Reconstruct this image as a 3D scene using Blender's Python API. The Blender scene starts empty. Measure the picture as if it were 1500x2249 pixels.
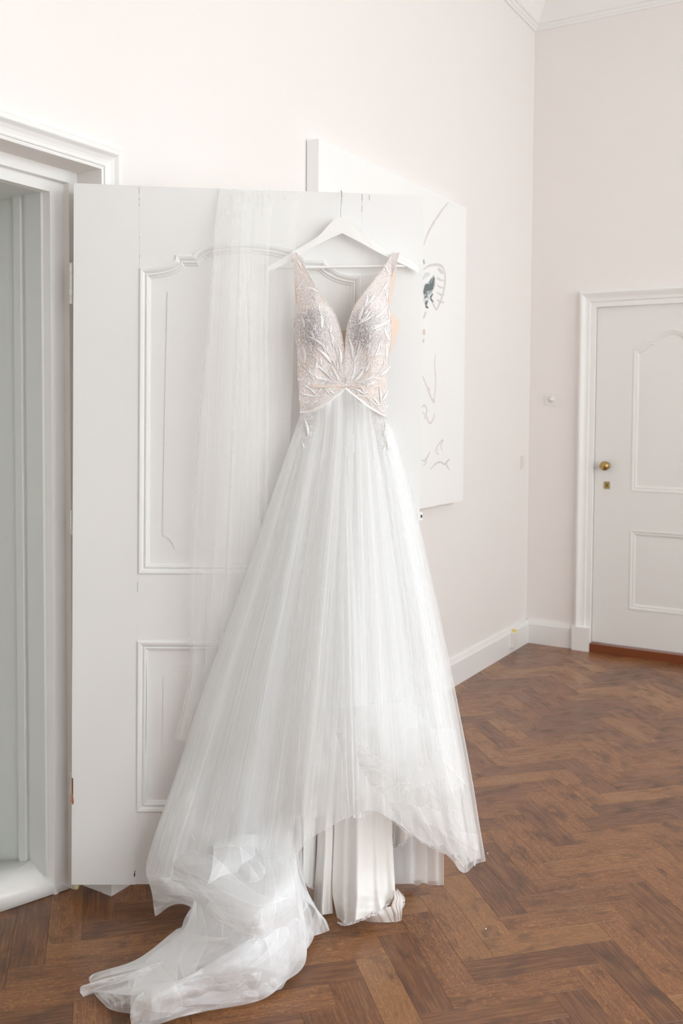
import bpy, bmesh, math, random
import numpy as np
from mathutils import Vector, Matrix

random.seed(7); RNG = np.random.default_rng(7)
sc = bpy.context.scene
COL = sc.collection

# ------------------------------------------------------------------ camera
# world: x = distance from the left wall into the room, y = 0 at the far wall (camera at negative y), z up
FPX, PITCH, ROLL, PCX, PCY = 2081.0, 0.04414, 0.0061, 750.0, 995.5
YAW = 0.53839
O = np.array([2.110, -5.904, 1.5])
D1 = np.array([math.sin(YAW), math.cos(YAW)])          # along the left wall
D2 = np.array([math.cos(YAW), -math.sin(YAW)])         # away from the left wall
fw = np.array([D2[1], D1[1], 0.0]); rt = np.array([D2[0], D1[0], 0.0]); up = np.array([0, 0, 1.0])
fwp = fw * math.cos(PITCH) - up * math.sin(PITCH)
upp = up * math.cos(PITCH) + fw * math.sin(PITCH)
R_ = rt * math.cos(ROLL) + upp * math.sin(ROLL)
U_ = -rt * math.sin(ROLL) + upp * math.cos(ROLL)
cd = bpy.data.cameras.new('camera'); cam = bpy.data.objects.new('camera', cd); COL.objects.link(cam)
M = Matrix.Identity(4)
for i in range(3):
    M[i][0] = R_[i]; M[i][1] = U_[i]; M[i][2] = -fwp[i]; M[i][3] = O[i]
cam.matrix_world = M
cd.sensor_fit = 'VERTICAL'; cd.sensor_height = 36.0; cd.sensor_width = 36.0
cd.lens = FPX * 36.0 / 2249.0
cd.shift_x = 0.0; cd.shift_y = -(1124.5 - PCY) / 2249.0
cd.clip_start = 0.05
cd.dof.use_dof = True; cd.dof.focus_distance = 2.8; cd.dof.aperture_fstop = 4.5
sc.camera = cam

# ------------------------------------------------------------------ sky, daylight, exposure
world = bpy.data.worlds.new('world'); sc.world = world; world.use_nodes = True
bg = world.node_tree.nodes['Background']
bg.inputs[0].default_value = (0.908, 0.974, 1.005, 1); bg.inputs[1].default_value = 5.7
WINDOWS = [(-7.7, -5.8), (-5.3, -3.4), (-2.9, -1.0)]
ROOM_X, ROOM_Y, CEIL = 5.3, -9.2, 4.17
for a, b in WINDOWS:
    ld = bpy.data.lights.new('daylight_portal', 'AREA'); ld.shape = 'RECTANGLE'
    ld.size = b - a; ld.size_y = 2.9; ld.cycles.is_portal = True
    lo = bpy.data.objects.new('daylight_portal', ld); COL.objects.link(lo)
    lo.location = (ROOM_X + 0.02, (a + b) / 2, 2.05)
    lo.rotation_euler = Vector((-1, 0, 0)).to_track_quat('-Z', 'Z').to_euler()
sc.view_settings.view_transform = 'Standard'; sc.view_settings.look = 'None'
sc.view_settings.gamma = 1.0; sc.view_settings.use_curve_mapping = False
sc.view_settings.exposure = 0.12
sc.cycles.max_bounces = 16; sc.cycles.diffuse_bounces = 7; sc.cycles.glossy_bounces = 4
sc.cycles.transmission_bounces = 8; sc.cycles.transparent_max_bounces = 96
sc.cycles.use_denoising = True; sc.cycles.use_adaptive_sampling = True; sc.cycles.adaptive_threshold = 0.025; sc.cycles.adaptive_min_samples = 16; sc.cycles.sample_clamp_indirect = 6.0
sc.cycles.caustics_reflective = False; sc.cycles.caustics_refractive = False

# ------------------------------------------------------------------ pixel -> place helpers
def rays(px, py):
    px = np.asarray(px, float); py = np.asarray(py, float)
    x = (px - PCX) / FPX; y = (py - PCY) / FPX
    d = fwp[None] + x.reshape(-1, 1) * R_[None] - y.reshape(-1, 1) * U_[None]
    return d
def AT(px, py, D):
    d = rays(px, py); k = d @ fw
    return O + d * (np.asarray(D, float).reshape(-1) / k)[:, None]
def FL(px, py, z=0.0):
    d = rays(px, py); return O + d * ((np.asarray(z, float).reshape(-1) - 1.5) / d[:, 2])[:, None]
def ONX(px, py, x):
    d = rays(px, py); return O + d * ((x - O[0]) / d[:, 0])[:, None]
def ONY(px, py, y):
    d = rays(px, py); return O + d * ((y - O[1]) / d[:, 1])[:, None]
def DDOOR(px): return 2.82 + 0.085 * (np.asarray(px, float) - 157) / 768
def DP(px, py, off):                                      # a point `off` metres in front of the open door
    return AT(px, py, DDOOR(px) - np.asarray(off, float))
def PIX(P):
    v = np.asarray(P, float) - O; F = v @ fwp
    return PCX + FPX * (v @ R_) / F, PCY - FPX * (v @ U_) / F

# ------------------------------------------------------------------ object helpers
def link(name, me, mat=None, parent=None, smooth=False):
    o = bpy.data.objects.new(name, me); COL.objects.link(o)
    if mat is not None and not me.materials: me.materials.append(mat)
    if parent is not None: o.parent = parent
    if smooth: me.polygons.foreach_set('use_smooth', [True] * len(me.polygons))
    return o
def mesh(name, V, F, mat=None, parent=None, smooth=False, uv=None):
    me = bpy.data.meshes.new(name)
    me.from_pydata([tuple(map(float, v)) for v in V], [], [tuple(map(int, f)) for f in F])
    if uv is not None:
        l = me.uv_layers.new(name='UVMap'); idx = np.zeros(len(me.loops), int); me.loops.foreach_get('vertex_index', idx)
        l.data.foreach_set('uv', np.asarray(uv, float)[idx].ravel())
    me.update()
    return link(name, me, mat, parent, smooth)
def tag(o, label=None, cat=None, group=None, kind=None):
    if label: o['label'] = label
    if cat: o['category'] = cat
    if group: o['group'] = group
    if kind: o['kind'] = kind
    return o
def empty(name, loc=(0, 0, 0), label=None, cat=None, group=None, kind=None):
    o = bpy.data.objects.new(name, None); COL.objects.link(o); o.location = loc; o.empty_display_size = 0.05
    return tag(o, label, cat, group, kind)
def adopt(o, root):                                       # keep world placement under a moved Empty
    o.parent = root; o.matrix_parent_inverse = Matrix.Translation(root.location).inverted(); return o
def bm_obj(name, bm, mat, parent=None, smooth=False, bevel=0.0):
    me = bpy.data.meshes.new(name)
    if bevel:
        bmesh.ops.bevel(bm, geom=[e for e in bm.edges if len(e.link_faces) == 2 and e.calc_face_angle(0) > 0.5], offset=bevel, segments=2, affect='EDGES', profile=0.5)
    bmesh.ops.recalc_face_normals(bm, faces=bm.faces); bm.to_mesh(me); bm.free()
    return link(name, me, mat, parent, smooth)
def add_box(bm, lo, hi, f=None):
    lo = list(lo); hi = list(hi)
    vs = []
    for i in range(8):
        p = (hi[0] if i & 1 else lo[0], hi[1] if i & 2 else lo[1], hi[2] if i & 4 else lo[2])
        vs.append(bm.verts.new(f(p) if f else p))
    for q in ((0, 2, 3, 1), (4, 5, 7, 6), (0, 1, 5, 4), (2, 6, 7, 3), (0, 4, 6, 2), (1, 3, 7, 5)):
        bm.faces.new([vs[k] for k in q])
    return vs
def box(name, lo, hi, mat, parent=None, bevel=0.0, f=None):
    bm = bmesh.new(); add_box(bm, lo, hi, f); return bm_obj(name, bm, mat, parent, bevel=bevel)
def boxes(name, L, mat, parent=None, bevel=0.0, f=None):
    bm = bmesh.new()
    for lo, hi in L: add_box(bm, lo, hi, f)
    return bm_obj(name, bm, mat, parent, bevel=bevel)
def plate(name, poly, h0, h1, fmap, mat, parent=None, bevel=0.0):   # polygon (a,b) extruded h0..h1
    bm = bmesh.new()
    A = [bm.verts.new(fmap(a, b, h0)) for a, b in poly]; B = [bm.verts.new(fmap(a, b, h1)) for a, b in poly]
    n = len(poly); bm.faces.new(A[::-1]); bm.faces.new(B)
    for i in range(n): bm.faces.new((A[i], A[(i + 1) % n], B[(i + 1) % n], B[i]))
    return bm_obj(name, bm, mat, parent, bevel=bevel)
def sweep(name, path, prof, fmap, mat, parent=None, closed=False, smooth=False, side=1):
    P = [Vector(p) for p in path]; n = len(P); V = []; F = []; m = len(prof)
    for i in range(n):
        if closed or 0 < i < n - 1:
            a = (P[i] - P[i - 1]).normalized(); b = (P[(i + 1) % n] - P[i]).normalized()
        elif i == 0: a = b = (P[1] - P[0]).normalized()
        else: a = b = (P[-1] - P[-2]).normalized()
        na = Vector((-a.y, a.x)); nb = Vector((-b.y, b.x)); mi = (na + nb)
        mi = mi / max(0.25, mi.length_squared / 2) if mi.length > 1e-6 else na
        mi *= side
        for w, h in prof: q = P[i] + mi * w; V.append(fmap(q.x, q.y, h))
    for i in range(n if closed else n - 1):
        j = (i + 1) % n
        for k in range(m - 1): F.append((i * m + k, j * m + k, j * m + k + 1, i * m + k + 1))
    if not closed:
        F.append(tuple(range(m))); F.append(tuple((n - 1) * m + k for k in range(m))[::-1])
    o = mesh(name, V, F, mat, parent)
    bm = bmesh.new(); bm.from_mesh(o.data); bmesh.ops.recalc_face_normals(bm, faces=bm.faces); bm.to_mesh(o.data); bm.free()
    return o
def tube(bm, pts, rad, seg=8, cap=True):
    pts = [Vector(p) for p in pts]; rings = []
    rad = rad if isinstance(rad, (list, tuple)) else [rad] * len(pts)
    for i, p in enumerate(pts):
        t = (pts[min(i + 1, len(pts) - 1)] - pts[max(i - 1, 0)]).normalized()
        a = t.cross(Vector((0, 0, 1)));
        if a.length < 0.1: a = t.cross(Vector((0, 1, 0)))
        a.normalize(); b = t.cross(a)
        rings.append([bm.verts.new(p + (a * math.cos(k * 2 * math.pi / seg) + b * math.sin(k * 2 * math.pi / seg)) * rad[i]) for k in range(seg)])
    for r0, r1 in zip(rings, rings[1:]):
        for k in range(seg): bm.faces.new((r0[k], r0[(k + 1) % seg], r1[(k + 1) % seg], r1[k]))
    if cap: bm.faces.new(rings[0][::-1]); bm.faces.new(rings[-1])
def tube_obj(name, pts, rad, mat, parent=None, seg=8):
    bm = bmesh.new(); tube(bm, pts, rad, seg); return bm_obj(name, bm, mat, parent, smooth=True)
def lathe(name, prof, origin, axis, mat, parent=None, seg=20):     # prof (r, h) along axis
    ax = Vector(axis).normalized(); a = ax.orthogonal().normalized(); b = ax.cross(a); V = []; F = []
    for r, h in prof:
        for k in range(seg):
            t = k * 2 * math.pi / seg; V.append(Vector(origin) + ax * h + (a * math.cos(t) + b * math.sin(t)) * r)
    for i in range(len(prof) - 1):
        for k in range(seg): F.append((i * seg + k, i * seg + (k + 1) % seg, (i + 1) * seg + (k + 1) % seg, (i + 1) * seg + k))
    F.append(tuple(range(seg))[::-1]); F.append(tuple((len(prof) - 1) * seg + k for k in range(seg)))
    return mesh(name, V, F, mat, parent, smooth=True)
def crom(pts, n):                                          # Catmull-Rom through 2D/3D points
    P = np.array(pts, float); P = np.vstack([2 * P[0] - P[1], P, 2 * P[-1] - P[-2]]); out = []
    m = len(P) - 3
    for t in np.linspace(0, m - 1e-9, n):
        i = int(t); s = t - i; a, b, c, d = P[i:i + 4]
        out.append(0.5 * ((2 * b) + (-a + c) * s + (2 * a - 5 * b + 4 * c - d) * s * s + (-a + 3 * b - 3 * c + d) * s ** 3))
    return np.array(out)

# ------------------------------------------------------------------ materials
def nt(name):
    m = bpy.data.materials.new(name); m.use_nodes = True; t = m.node_tree; b = t.nodes['Principled BSDF']
    return m, t, b
def N(t, typ, **kw):
    n = t.nodes.new(typ)
    for k, v in kw.items(): setattr(n, k, v)
    return n
def paint(name, col, rough=0.5, bump=0.15, scale=60, var=0.03, dirt=0.0):
    m, t, b = nt(name); L = t.links
    tc = N(t, 'ShaderNodeTexCoord'); nz = N(t, 'ShaderNodeTexNoise'); nz.inputs['Scale'].default_value = 3.0; nz.inputs['Detail'].default_value = 5
    L.new(tc.outputs['Object'], nz.inputs['Vector'])
    mx = N(t, 'ShaderNodeMix', data_type='RGBA'); c = np.array(col)
    mx.inputs['A'].default_value = (*(c * (1 - var)), 1); mx.inputs['B'].default_value = (*np.minimum(c * (1 + var), 0.97), 1)
    L.new(nz.outputs[0], mx.inputs['Factor']); src = mx.outputs['Result']
    if dirt:
        n3 = N(t, 'ShaderNodeTexNoise'); n3.inputs['Scale'].default_value = 14; n3.inputs['Detail'].default_value = 8; n3.inputs['Roughness'].default_value = 0.75
        L.new(tc.outputs['Object'], n3.inputs['Vector'])
        rp = N(t, 'ShaderNodeMapRange'); rp.inputs[1].default_value = 0.70; rp.inputs[2].default_value = 0.78; L.new(n3.outputs[0], rp.inputs[0])
        ml = N(t, 'ShaderNodeMath', operation='MULTIPLY'); ml.inputs[1].default_value = dirt; L.new(rp.outputs[0], ml.inputs[0])
        m2 = N(t, 'ShaderNodeMix', data_type='RGBA'); L.new(ml.outputs[0], m2.inputs['Factor']); L.new(src, m2.inputs['A']); m2.inputs['B'].default_value = (0.36, 0.31, 0.25, 1)
        src = m2.outputs['Result']
    L.new(src, b.inputs['Base Color']); b.inputs['Roughness'].default_value = rough
    n2 = N(t, 'ShaderNodeTexNoise'); n2.inputs['Scale'].default_value = scale; n2.inputs['Detail'].default_value = 4; L.new(tc.outputs['Object'], n2.inputs['Vector'])
    bp = N(t, 'ShaderNodeBump'); bp.inputs['Strength'].default_value = bump; bp.inputs['Distance'].default_value = 0.002
    L.new(n2.outputs[0], bp.inputs['Height']); L.new(bp.outputs[0], b.inputs['Normal'])
    return m
def plain(name, col, rough=0.5, metal=0.0):
    m, t, b = nt(name); b.inputs['Base Color'].default_value = (*col, 1); b.inputs['Roughness'].default_value = rough; b.inputs['Metallic'].default_value = metal
    return m
M_WALL = paint('wall_paint', (0.85, 0.813, 0.788), 0.75, 0.08, 25, 0.01)
M_CEIL = paint('ceiling_paint', (0.86, 0.85, 0.835), 0.8, 0.05, 20, 0.01)
M_TRIM = paint('trim_paint', (0.84, 0.83, 0.81), 0.38, 0.12, 30, 0.015)
M_DOOR = paint('door_paint', (0.84, 0.842, 0.835), 0.36, 0.14, 26, 0.02, dirt=0.25)
M_FARDOOR = paint('far_door_paint', (0.80, 0.79, 0.765), 0.4, 0.1, 26, 0.01)
M_REVEAL = paint('reveal_shaded_white', (0.68, 0.70, 0.675), 0.4, 0.12, 30, 0.03, dirt=0.15)  # white paint of the doorway reveal, its greenish shade put into the base colour
M_SILL = paint('sill_paint', (0.86, 0.845, 0.82), 0.25, 0.05, 20, 0.01)
M_SWITCH = plain('switch_plastic', (0.82, 0.80, 0.77), 0.35)
M_SOCKET = plain('beige_plastic', (0.80, 0.765, 0.70), 0.4)
M_BRASS = plain('aged_brass', (0.45, 0.32, 0.12), 0.32, 1.0)
M_DARK = plain('dark_slot', (0.03, 0.025, 0.02), 0.6)
M_YELLOW = plain('yellow_plastic', (0.85, 0.68, 0.2), 0.5)
M_WIRE = plain('chrome_wire', (0.45, 0.45, 0.44), 0.3, 1.0)
M_HANGER = plain('hanger_white', (0.90, 0.90, 0.88), 0.32)
M_CHIP = paint('bare_orange_wood', (0.42, 0.16, 0.06), 0.7, 0.3, 90, 0.2)
M_CANVAS = paint('canvas_white', (0.90, 0.90, 0.89), 0.7, 0.3, 160, 0.02)
M_HINGE = paint('painted_hinge', (0.72, 0.71, 0.66), 0.4, 0.3, 120, 0.06, dirt=0.8)

def wood(name, stain=1.0):
    m, t, b = nt(name); L = t.links
    uv = N(t, 'ShaderNodeUVMap', uv_map='UVMap'); oi = N(t, 'ShaderNodeObjectInfo'); at = N(t, 'ShaderNodeAttribute', attribute_name='pid')
    ad = N(t, 'ShaderNodeMath', operation='ADD'); L.new(oi.outputs['Random'], ad.inputs[0]); L.new(at.outputs['Fac'], ad.inputs[1])
    fr = N(t, 'ShaderNodeMath', operation='FRACT'); L.new(ad.outputs[0], fr.inputs[0])
    w = N(t, 'ShaderNodeMath', operation='MULTIPLY'); w.inputs[1].default_value = 73.0; L.new(fr.outputs[0], w.inputs[0])
    def mp(sx, sy):
        q = N(t, 'ShaderNodeMapping'); q.inputs['Scale'].default_value = (sx, sy, 1); L.new(uv.outputs[0], q.inputs['Vector']); return q.outputs[0]
    def noise(v, det, rough, dist=0.0):
        n = N(t, 'ShaderNodeTexNoise', noise_dimensions='4D'); n.inputs['Scale'].default_value = 1.0; n.inputs['Detail'].default_value = det
        n.inputs['Roughness'].default_value = rough; n.inputs['Distortion'].default_value = dist; L.new(v, n.inputs['Vector']); L.new(w.outputs[0], n.inputs['W']); return n.outputs[0]
    ramp = N(t, 'ShaderNodeValToRGB'); e = ramp.color_ramp.elements
    cs = [(0.0, (0.125, 0.041, 0.013)), (0.3, (0.17, 0.058, 0.018)), (0.55, (0.205, 0.071, 0.021)), (0.8, (0.235, 0.089, 0.027)), (1.0, (0.30, 0.135, 0.046))]
    e[0].position = 0; e[0].color = (*cs[0][1], 1); e[1].position = 1; e[1].color = (*cs[-1][1], 1)
    for p, c in cs[1:-1]: q = e.new(p); q.color = (*c, 1)
    L.new(fr.outputs[0], ramp.inputs[0]); src = ramp.outputs[0]
    def mixc(fac, col, typ='MIX', k=1.0):
        nonlocal src
        ml = N(t, 'ShaderNodeMath', operation='MULTIPLY'); ml.inputs[1].default_value = k; L.new(fac, ml.inputs[0])
        q = N(t, 'ShaderNodeMix', data_type='RGBA', blend_type=typ); L.new(ml.outputs[0], q.inputs['Factor']); L.new(src, q.inputs['A'])
        q.inputs['B'].default_value = (*col, 1); src = q.outputs['Result']
    def rng(v, a, c):
        q = N(t, 'ShaderNodeMapRange'); q.inputs[1].default_value = a; q.inputs[2].default_value = c; L.new(v, q.inputs[0]); return q.outputs[0]
    g1 = noise(mp(7, 150), 5, 0.65, 0.6); mixc(rng(g1, 0.44, 0.66), (0.40, 0.185, 0.065), k=0.5)      # pale early wood lines
    g2 = noise(mp(12, 330), 4, 0.7, 0.3); mixc(rng(g2, 0.5, 0.68), (0.045, 0.02, 0.012), k=0.6)        # dark pores
    g3 = noise(mp(38, 100), 3, 0.55, 2.6); fl = rng(g3, 0.54, 0.62)
    sel = rng(fr.outputs[0], 0.2, 0.5); mm = N(t, 'ShaderNodeMath', operation='MULTIPLY'); L.new(fl, mm.inputs[0]); L.new(sel, mm.inputs[1])
    mixc(mm.outputs[0], (0.46, 0.22, 0.08), k=0.6)                                                    # ray flecks
    g4 = noise(mp(9, 16), 4, 0.6, 0.5); mixc(rng(g4, 0.5, 0.72), (0.05, 0.026, 0.018), k=0.7)         # dark blotches
    geo = N(t, 'ShaderNodeNewGeometry'); n5 = N(t, 'ShaderNodeTexNoise'); n5.inputs['Scale'].default_value = 1.7; n5.inputs['Detail'].default_value = 3; L.new(geo.outputs['Position'], n5.inputs['Vector'])
    mixc(rng(n5.outputs[0], 0.5, 0.8), (0.10, 0.05, 0.03), k=0.35)
    L.new(src, b.inputs['Base Color'])
    rr = N(t, 'ShaderNodeMapRange'); rr.inputs[1].default_value = 0.3; rr.inputs[2].default_value = 0.7; rr.inputs[3].default_value = 0.28; rr.inputs[4].default_value = 0.46
    L.new(g4, rr.inputs[0]); L.new(rr.outputs[0], b.inputs['Roughness'])
    bp = N(t, 'ShaderNodeBump'); bp.inputs['Strength'].default_value = 0.35; bp.inputs['Distance'].default_value = 0.0012; L.new(g2, bp.inputs['Height']); L.new(bp.outputs[0], b.inputs['Normal'])
    b.inputs['Specular IOR Level'].default_value = 0.5; b.inputs['Coat Weight'].default_value = 0.25; b.inputs['Coat Roughness'].default_value = 0.22
    return m
M_OAK = wood('oak_parquet')
M_THRESH = plain('varnished_threshold', (0.20, 0.055, 0.018), 0.3)
M_JOINT = plain('dark_joint', (0.035, 0.018, 0.01), 0.8)

def tulle(name, alpha, col=(0.975, 0.983, 0.985), streak=0.09, trans=0.4, su=150, sv=2.0):
    m = bpy.data.materials.new(name); m.use_nodes = True; t = m.node_tree; t.nodes.clear(); L = t.links
    out = N(t, 'ShaderNodeOutputMaterial'); tr = N(t, 'ShaderNodeBsdfTransparent'); df = N(t, 'ShaderNodeBsdfDiffuse'); tl = N(t, 'ShaderNodeBsdfTranslucent')
    df.inputs[0].default_value = (*col, 1); tl.inputs[0].default_value = (*col, 1)
    m1 = N(t, 'ShaderNodeMixShader'); m1.inputs[0].default_value = trans; L.new(df.outputs[0], m1.inputs[1]); L.new(tl.outputs[0], m1.inputs[2])
    geo = N(t, 'ShaderNodeNewGeometry'); dt = N(t, 'ShaderNodeVectorMath', operation='DOT_PRODUCT'); L.new(geo.outputs['Incoming'], dt.inputs[0]); L.new(geo.outputs['Normal'], dt.inputs[1])
    ab = N(t, 'ShaderNodeMath', operation='ABSOLUTE'); L.new(dt.outputs['Value'], ab.inputs[0])
    mxm = N(t, 'ShaderNodeMath', operation='MAXIMUM'); mxm.inputs[1].default_value = 0.25; L.new(ab.outputs[0], mxm.inputs[0])
    inv = N(t, 'ShaderNodeMath', operation='DIVIDE'); inv.inputs[0].default_value = 1.0; L.new(mxm.outputs[0], inv.inputs[1])
    uv = N(t, 'ShaderNodeUVMap', uv_map='UVMap'); mp = N(t, 'ShaderNodeMapping'); mp.inputs['Scale'].default_value = (su, sv, 1); L.new(uv.outputs[0], mp.inputs['Vector'])
    nz = N(t, 'ShaderNodeTexNoise', noise_dimensions='2D'); nz.inputs['Scale'].default_value = 1; nz.inputs['Detail'].default_value = 4; nz.inputs['Roughness'].default_value = 0.6; L.new(mp.outputs[0], nz.inputs['Vector'])
    mr = N(t, 'ShaderNodeMapRange'); mr.inputs[1].default_value = 0.3; mr.inputs[2].default_value = 0.75; mr.inputs[3].default_value = 1 - streak; mr.inputs[4].default_value = 1 + streak; L.new(nz.outputs[0], mr.inputs[0])
    ex0 = N(t, 'ShaderNodeMath', operation='MULTIPLY'); L.new(inv.outputs[0], ex0.inputs[0]); L.new(mr.outputs[0], ex0.inputs[1])
    da = N(t, 'ShaderNodeAttribute', attribute_name='folded'); d1_ = N(t, 'ShaderNodeMath', operation='ADD'); d1_.inputs[1].default_value = 1.0; L.new(da.outputs['Fac'], d1_.inputs[0])
    ex = N(t, 'ShaderNodeMath', operation='MULTIPLY'); L.new(ex0.outputs[0], ex.inputs[0]); L.new(d1_.outputs[0], ex.inputs[1])
    pw = N(t, 'ShaderNodeMath', operation='POWER'); pw.inputs[0].default_value = 1 - alpha; L.new(ex.outputs[0], pw.inputs[1])
    m2 = N(t, 'ShaderNodeMixShader'); L.new(pw.outputs[0], m2.inputs[0]); L.new(m1.outputs[0], m2.inputs[1]); L.new(tr.outputs[0], m2.inputs[2]); L.new(m2.outputs[0], out.inputs[0])
    return m
M_TULLE = tulle('skirt_tulle', 0.33)
M_TULLE_D = tulle('dense_tulle', 0.55, streak=0.08)
M_TRAIN = tulle('train_tulle', 0.34, (0.975, 0.983, 0.995), streak=0.06, trans=0.3, su=40, sv=6)
M_THIN = tulle('thin_tulle', 0.15, (0.98, 0.983, 0.99), streak=0.05, trans=0.3)
M_EDGE = tulle('tulle_fold_edge', 0.5, (0.93, 0.94, 0.96), streak=0.05)
M_VEIL = tulle('veil_tulle', 0.22, (0.98, 0.978, 0.968), streak=0.07, su=22)
def satin(name, col, rough=0.52):
    m, t, b = nt(name); b.inputs['Base Color'].default_value = (*col, 1); b.inputs['Roughness'].default_value = rough
    b.inputs['Sheen Weight'].default_value = 0.3; b.inputs['Sheen Roughness'].default_value = 0.4; return m
M_SATIN = satin('ivory_satin', (0.90, 0.885, 0.86))
M_NUDE = satin('nude_lining', (0.77, 0.60, 0.50), 0.6)
M_MESH = tulle('nude_mesh', 0.14, (0.93, 0.83, 0.77), streak=0.05)
def lace():
    m, t, b = nt('beaded_lace'); L = t.links
    tc = N(t, 'ShaderNodeTexCoord'); vo = N(t, 'ShaderNodeTexVoronoi'); vo.inputs['Scale'].default_value = 520; L.new(tc.outputs['Object'], vo.inputs['Vector'])
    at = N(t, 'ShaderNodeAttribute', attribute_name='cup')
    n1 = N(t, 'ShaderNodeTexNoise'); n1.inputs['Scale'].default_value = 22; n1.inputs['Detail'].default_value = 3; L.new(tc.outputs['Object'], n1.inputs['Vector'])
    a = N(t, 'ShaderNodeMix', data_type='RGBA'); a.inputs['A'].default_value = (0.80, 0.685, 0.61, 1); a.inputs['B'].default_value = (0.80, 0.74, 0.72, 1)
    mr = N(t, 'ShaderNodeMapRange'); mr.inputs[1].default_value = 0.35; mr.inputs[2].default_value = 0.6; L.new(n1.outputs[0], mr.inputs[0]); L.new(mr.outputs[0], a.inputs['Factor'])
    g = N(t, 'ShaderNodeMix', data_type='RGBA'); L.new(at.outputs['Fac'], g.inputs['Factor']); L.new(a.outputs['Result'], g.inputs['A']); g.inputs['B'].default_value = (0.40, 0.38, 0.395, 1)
    sp = N(t, 'ShaderNodeSeparateColor'); L.new(vo.outputs['Color'], sp.inputs[0])
    m1 = N(t, 'ShaderNodeMapRange'); m1.inputs[1].default_value = 0.45; m1.inputs[2].default_value = 0.75; L.new(sp.outputs[0], m1.inputs[0])
    mk = N(t, 'ShaderNodeMath', operation='MULTIPLY'); mk.inputs[1].default_value = 0.55; L.new(m1.outputs[0], mk.inputs[0])
    w = N(t, 'ShaderNodeMix', data_type='RGBA'); L.new(mk.outputs[0], w.inputs['Factor']); L.new(g.outputs['Result'], w.inputs['A']); w.inputs['B'].default_value = (0.90, 0.88, 0.87, 1)
    L.new(w.outputs['Result'], b.inputs['Base Color']); b.inputs['Roughness'].default_value = 0.4
    bp = N(t, 'ShaderNodeBump'); bp.inputs['Strength'].default_value = 0.6; bp.inputs['Distance'].default_value = 0.001; L.new(vo.outputs['Distance'], bp.inputs['Height']); L.new(bp.outputs[0], b.inputs['Normal'])
    return m
M_LACE = lace()
M_SEQUIN = plain('sequin', (0.92, 0.89, 0.90), 0.16); M_SEQUIN.node_tree.nodes['Principled BSDF'].inputs['Specular IOR Level'].default_value = 1.0
M_LEAF = satin('leaf_embroidery', (0.88, 0.87, 0.86), 0.4)
M_BEAD = plain('pearl_bead', (0.90, 0.87, 0.83), 0.2)

# ================================================================== ROOM
WT = 0.55                                                  # left wall is thick
DY0, DY1, DZ = -3.805, -4.99, 2.222                        # doorway in the left wall
boxes('wall_left', [((-WT, DY0, 0), (0, 0.3, CEIL)), ((-WT, DY1, DZ), (0, DY0, CEIL)), ((-WT, ROOM_Y - 0.3, 0), (0, DY1, CEIL))], M_WALL)['kind'] = 'structure'
FY = 0.0; FD0, FD1, FDZ = 0.426, 1.336, 2.157             # far door
boxes('wall_back', [((0, 0, 0), (FD0, 0.3, CEIL)), ((FD0, 0, FDZ), (FD1, 0.3, CEIL)), ((FD1, 0, 0), (ROOM_X + 0.3, 0.3, CEIL))], M_WALL)['kind'] = 'structure'
R = []
ys = [ROOM_Y] + [v for w in WINDOWS for v in w] + [0.0]
for i in range(0, len(ys), 2): R.append(((ROOM_X, ys[i], 0), (ROOM_X + 0.3, ys[i + 1], CEIL)))
for a, b in WINDOWS: R += [((ROOM_X, a, 0), (ROOM_X + 0.3, b, 0.6)), ((ROOM_X, a, 3.5), (ROOM_X + 0.3, b, CEIL))]
boxes('wall_right', R, M_WALL)['kind'] = 'structure'
boxes('wall_front', [((0, ROOM_Y - 0.3, 0), (ROOM_X + 0.3, ROOM_Y, CEIL))], M_WALL)['kind'] = 'structure'
for n_, (a, b) in enumerate(WINDOWS):
    c = (a + b) / 2
    o = boxes('window_%d' % (n_ + 1), [((5.45, a, 0.6), (5.5, a + 0.06, 3.5)), ((5.45, b - 0.06, 0.6), (5.5, b, 3.5)), ((5.45, a + 0.06, 0.6), (5.5, b - 0.06, 0.66)), ((5.45, a + 0.06, 3.44), (5.5, b - 0.06, 3.5)),
              ((5.46, c - 0.02, 0.66), (5.49, c + 0.02, 3.44)), ((5.46, a + 0.06, 2.2), (5.49, c - 0.02, 2.25)), ((5.46, c + 0.02, 2.2), (5.49, b - 0.06, 2.25))], M_TRIM)
    o['kind'] = 'structure'
box('ceiling', (-WT, ROOM_Y - 0.3, CEIL), (ROOM_X + 0.3, 0.3, CEIL + 0.2), M_CEIL)['kind'] = 'structure'
fX = lambda a, b, h: (h, a, b)                             # plane of the left wall: a = y, b = z
fY = lambda a, b, h: (a, -h, b)                            # plane of the far wall: a = x, b = z
# cornice: path in plan, offset = distance from wall, h = drop
cz = 3.92
CORN = [(0, 0), (0.012, 0.0), (0.016, 0.012), (0.024, 0.016), (0.026, 0.03), (0.04, 0.034), (0.05, 0.06), (0.07, 0.10), (0.10, 0.14), (0.14, 0.175), (0.16, 0.182), (0.165, 0.20), (0.19, 0.215), (0.20, 0.25), (0, 0.25)]
sweep('trim_1', [(0, ROOM_Y), (0, 0), (ROOM_X, 0), (ROOM_X, ROOM_Y)], CORN, lambda a, b, h: (a, b, cz + h), M_CEIL, closed=True, side=-1)['kind'] = 'structure'
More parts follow.
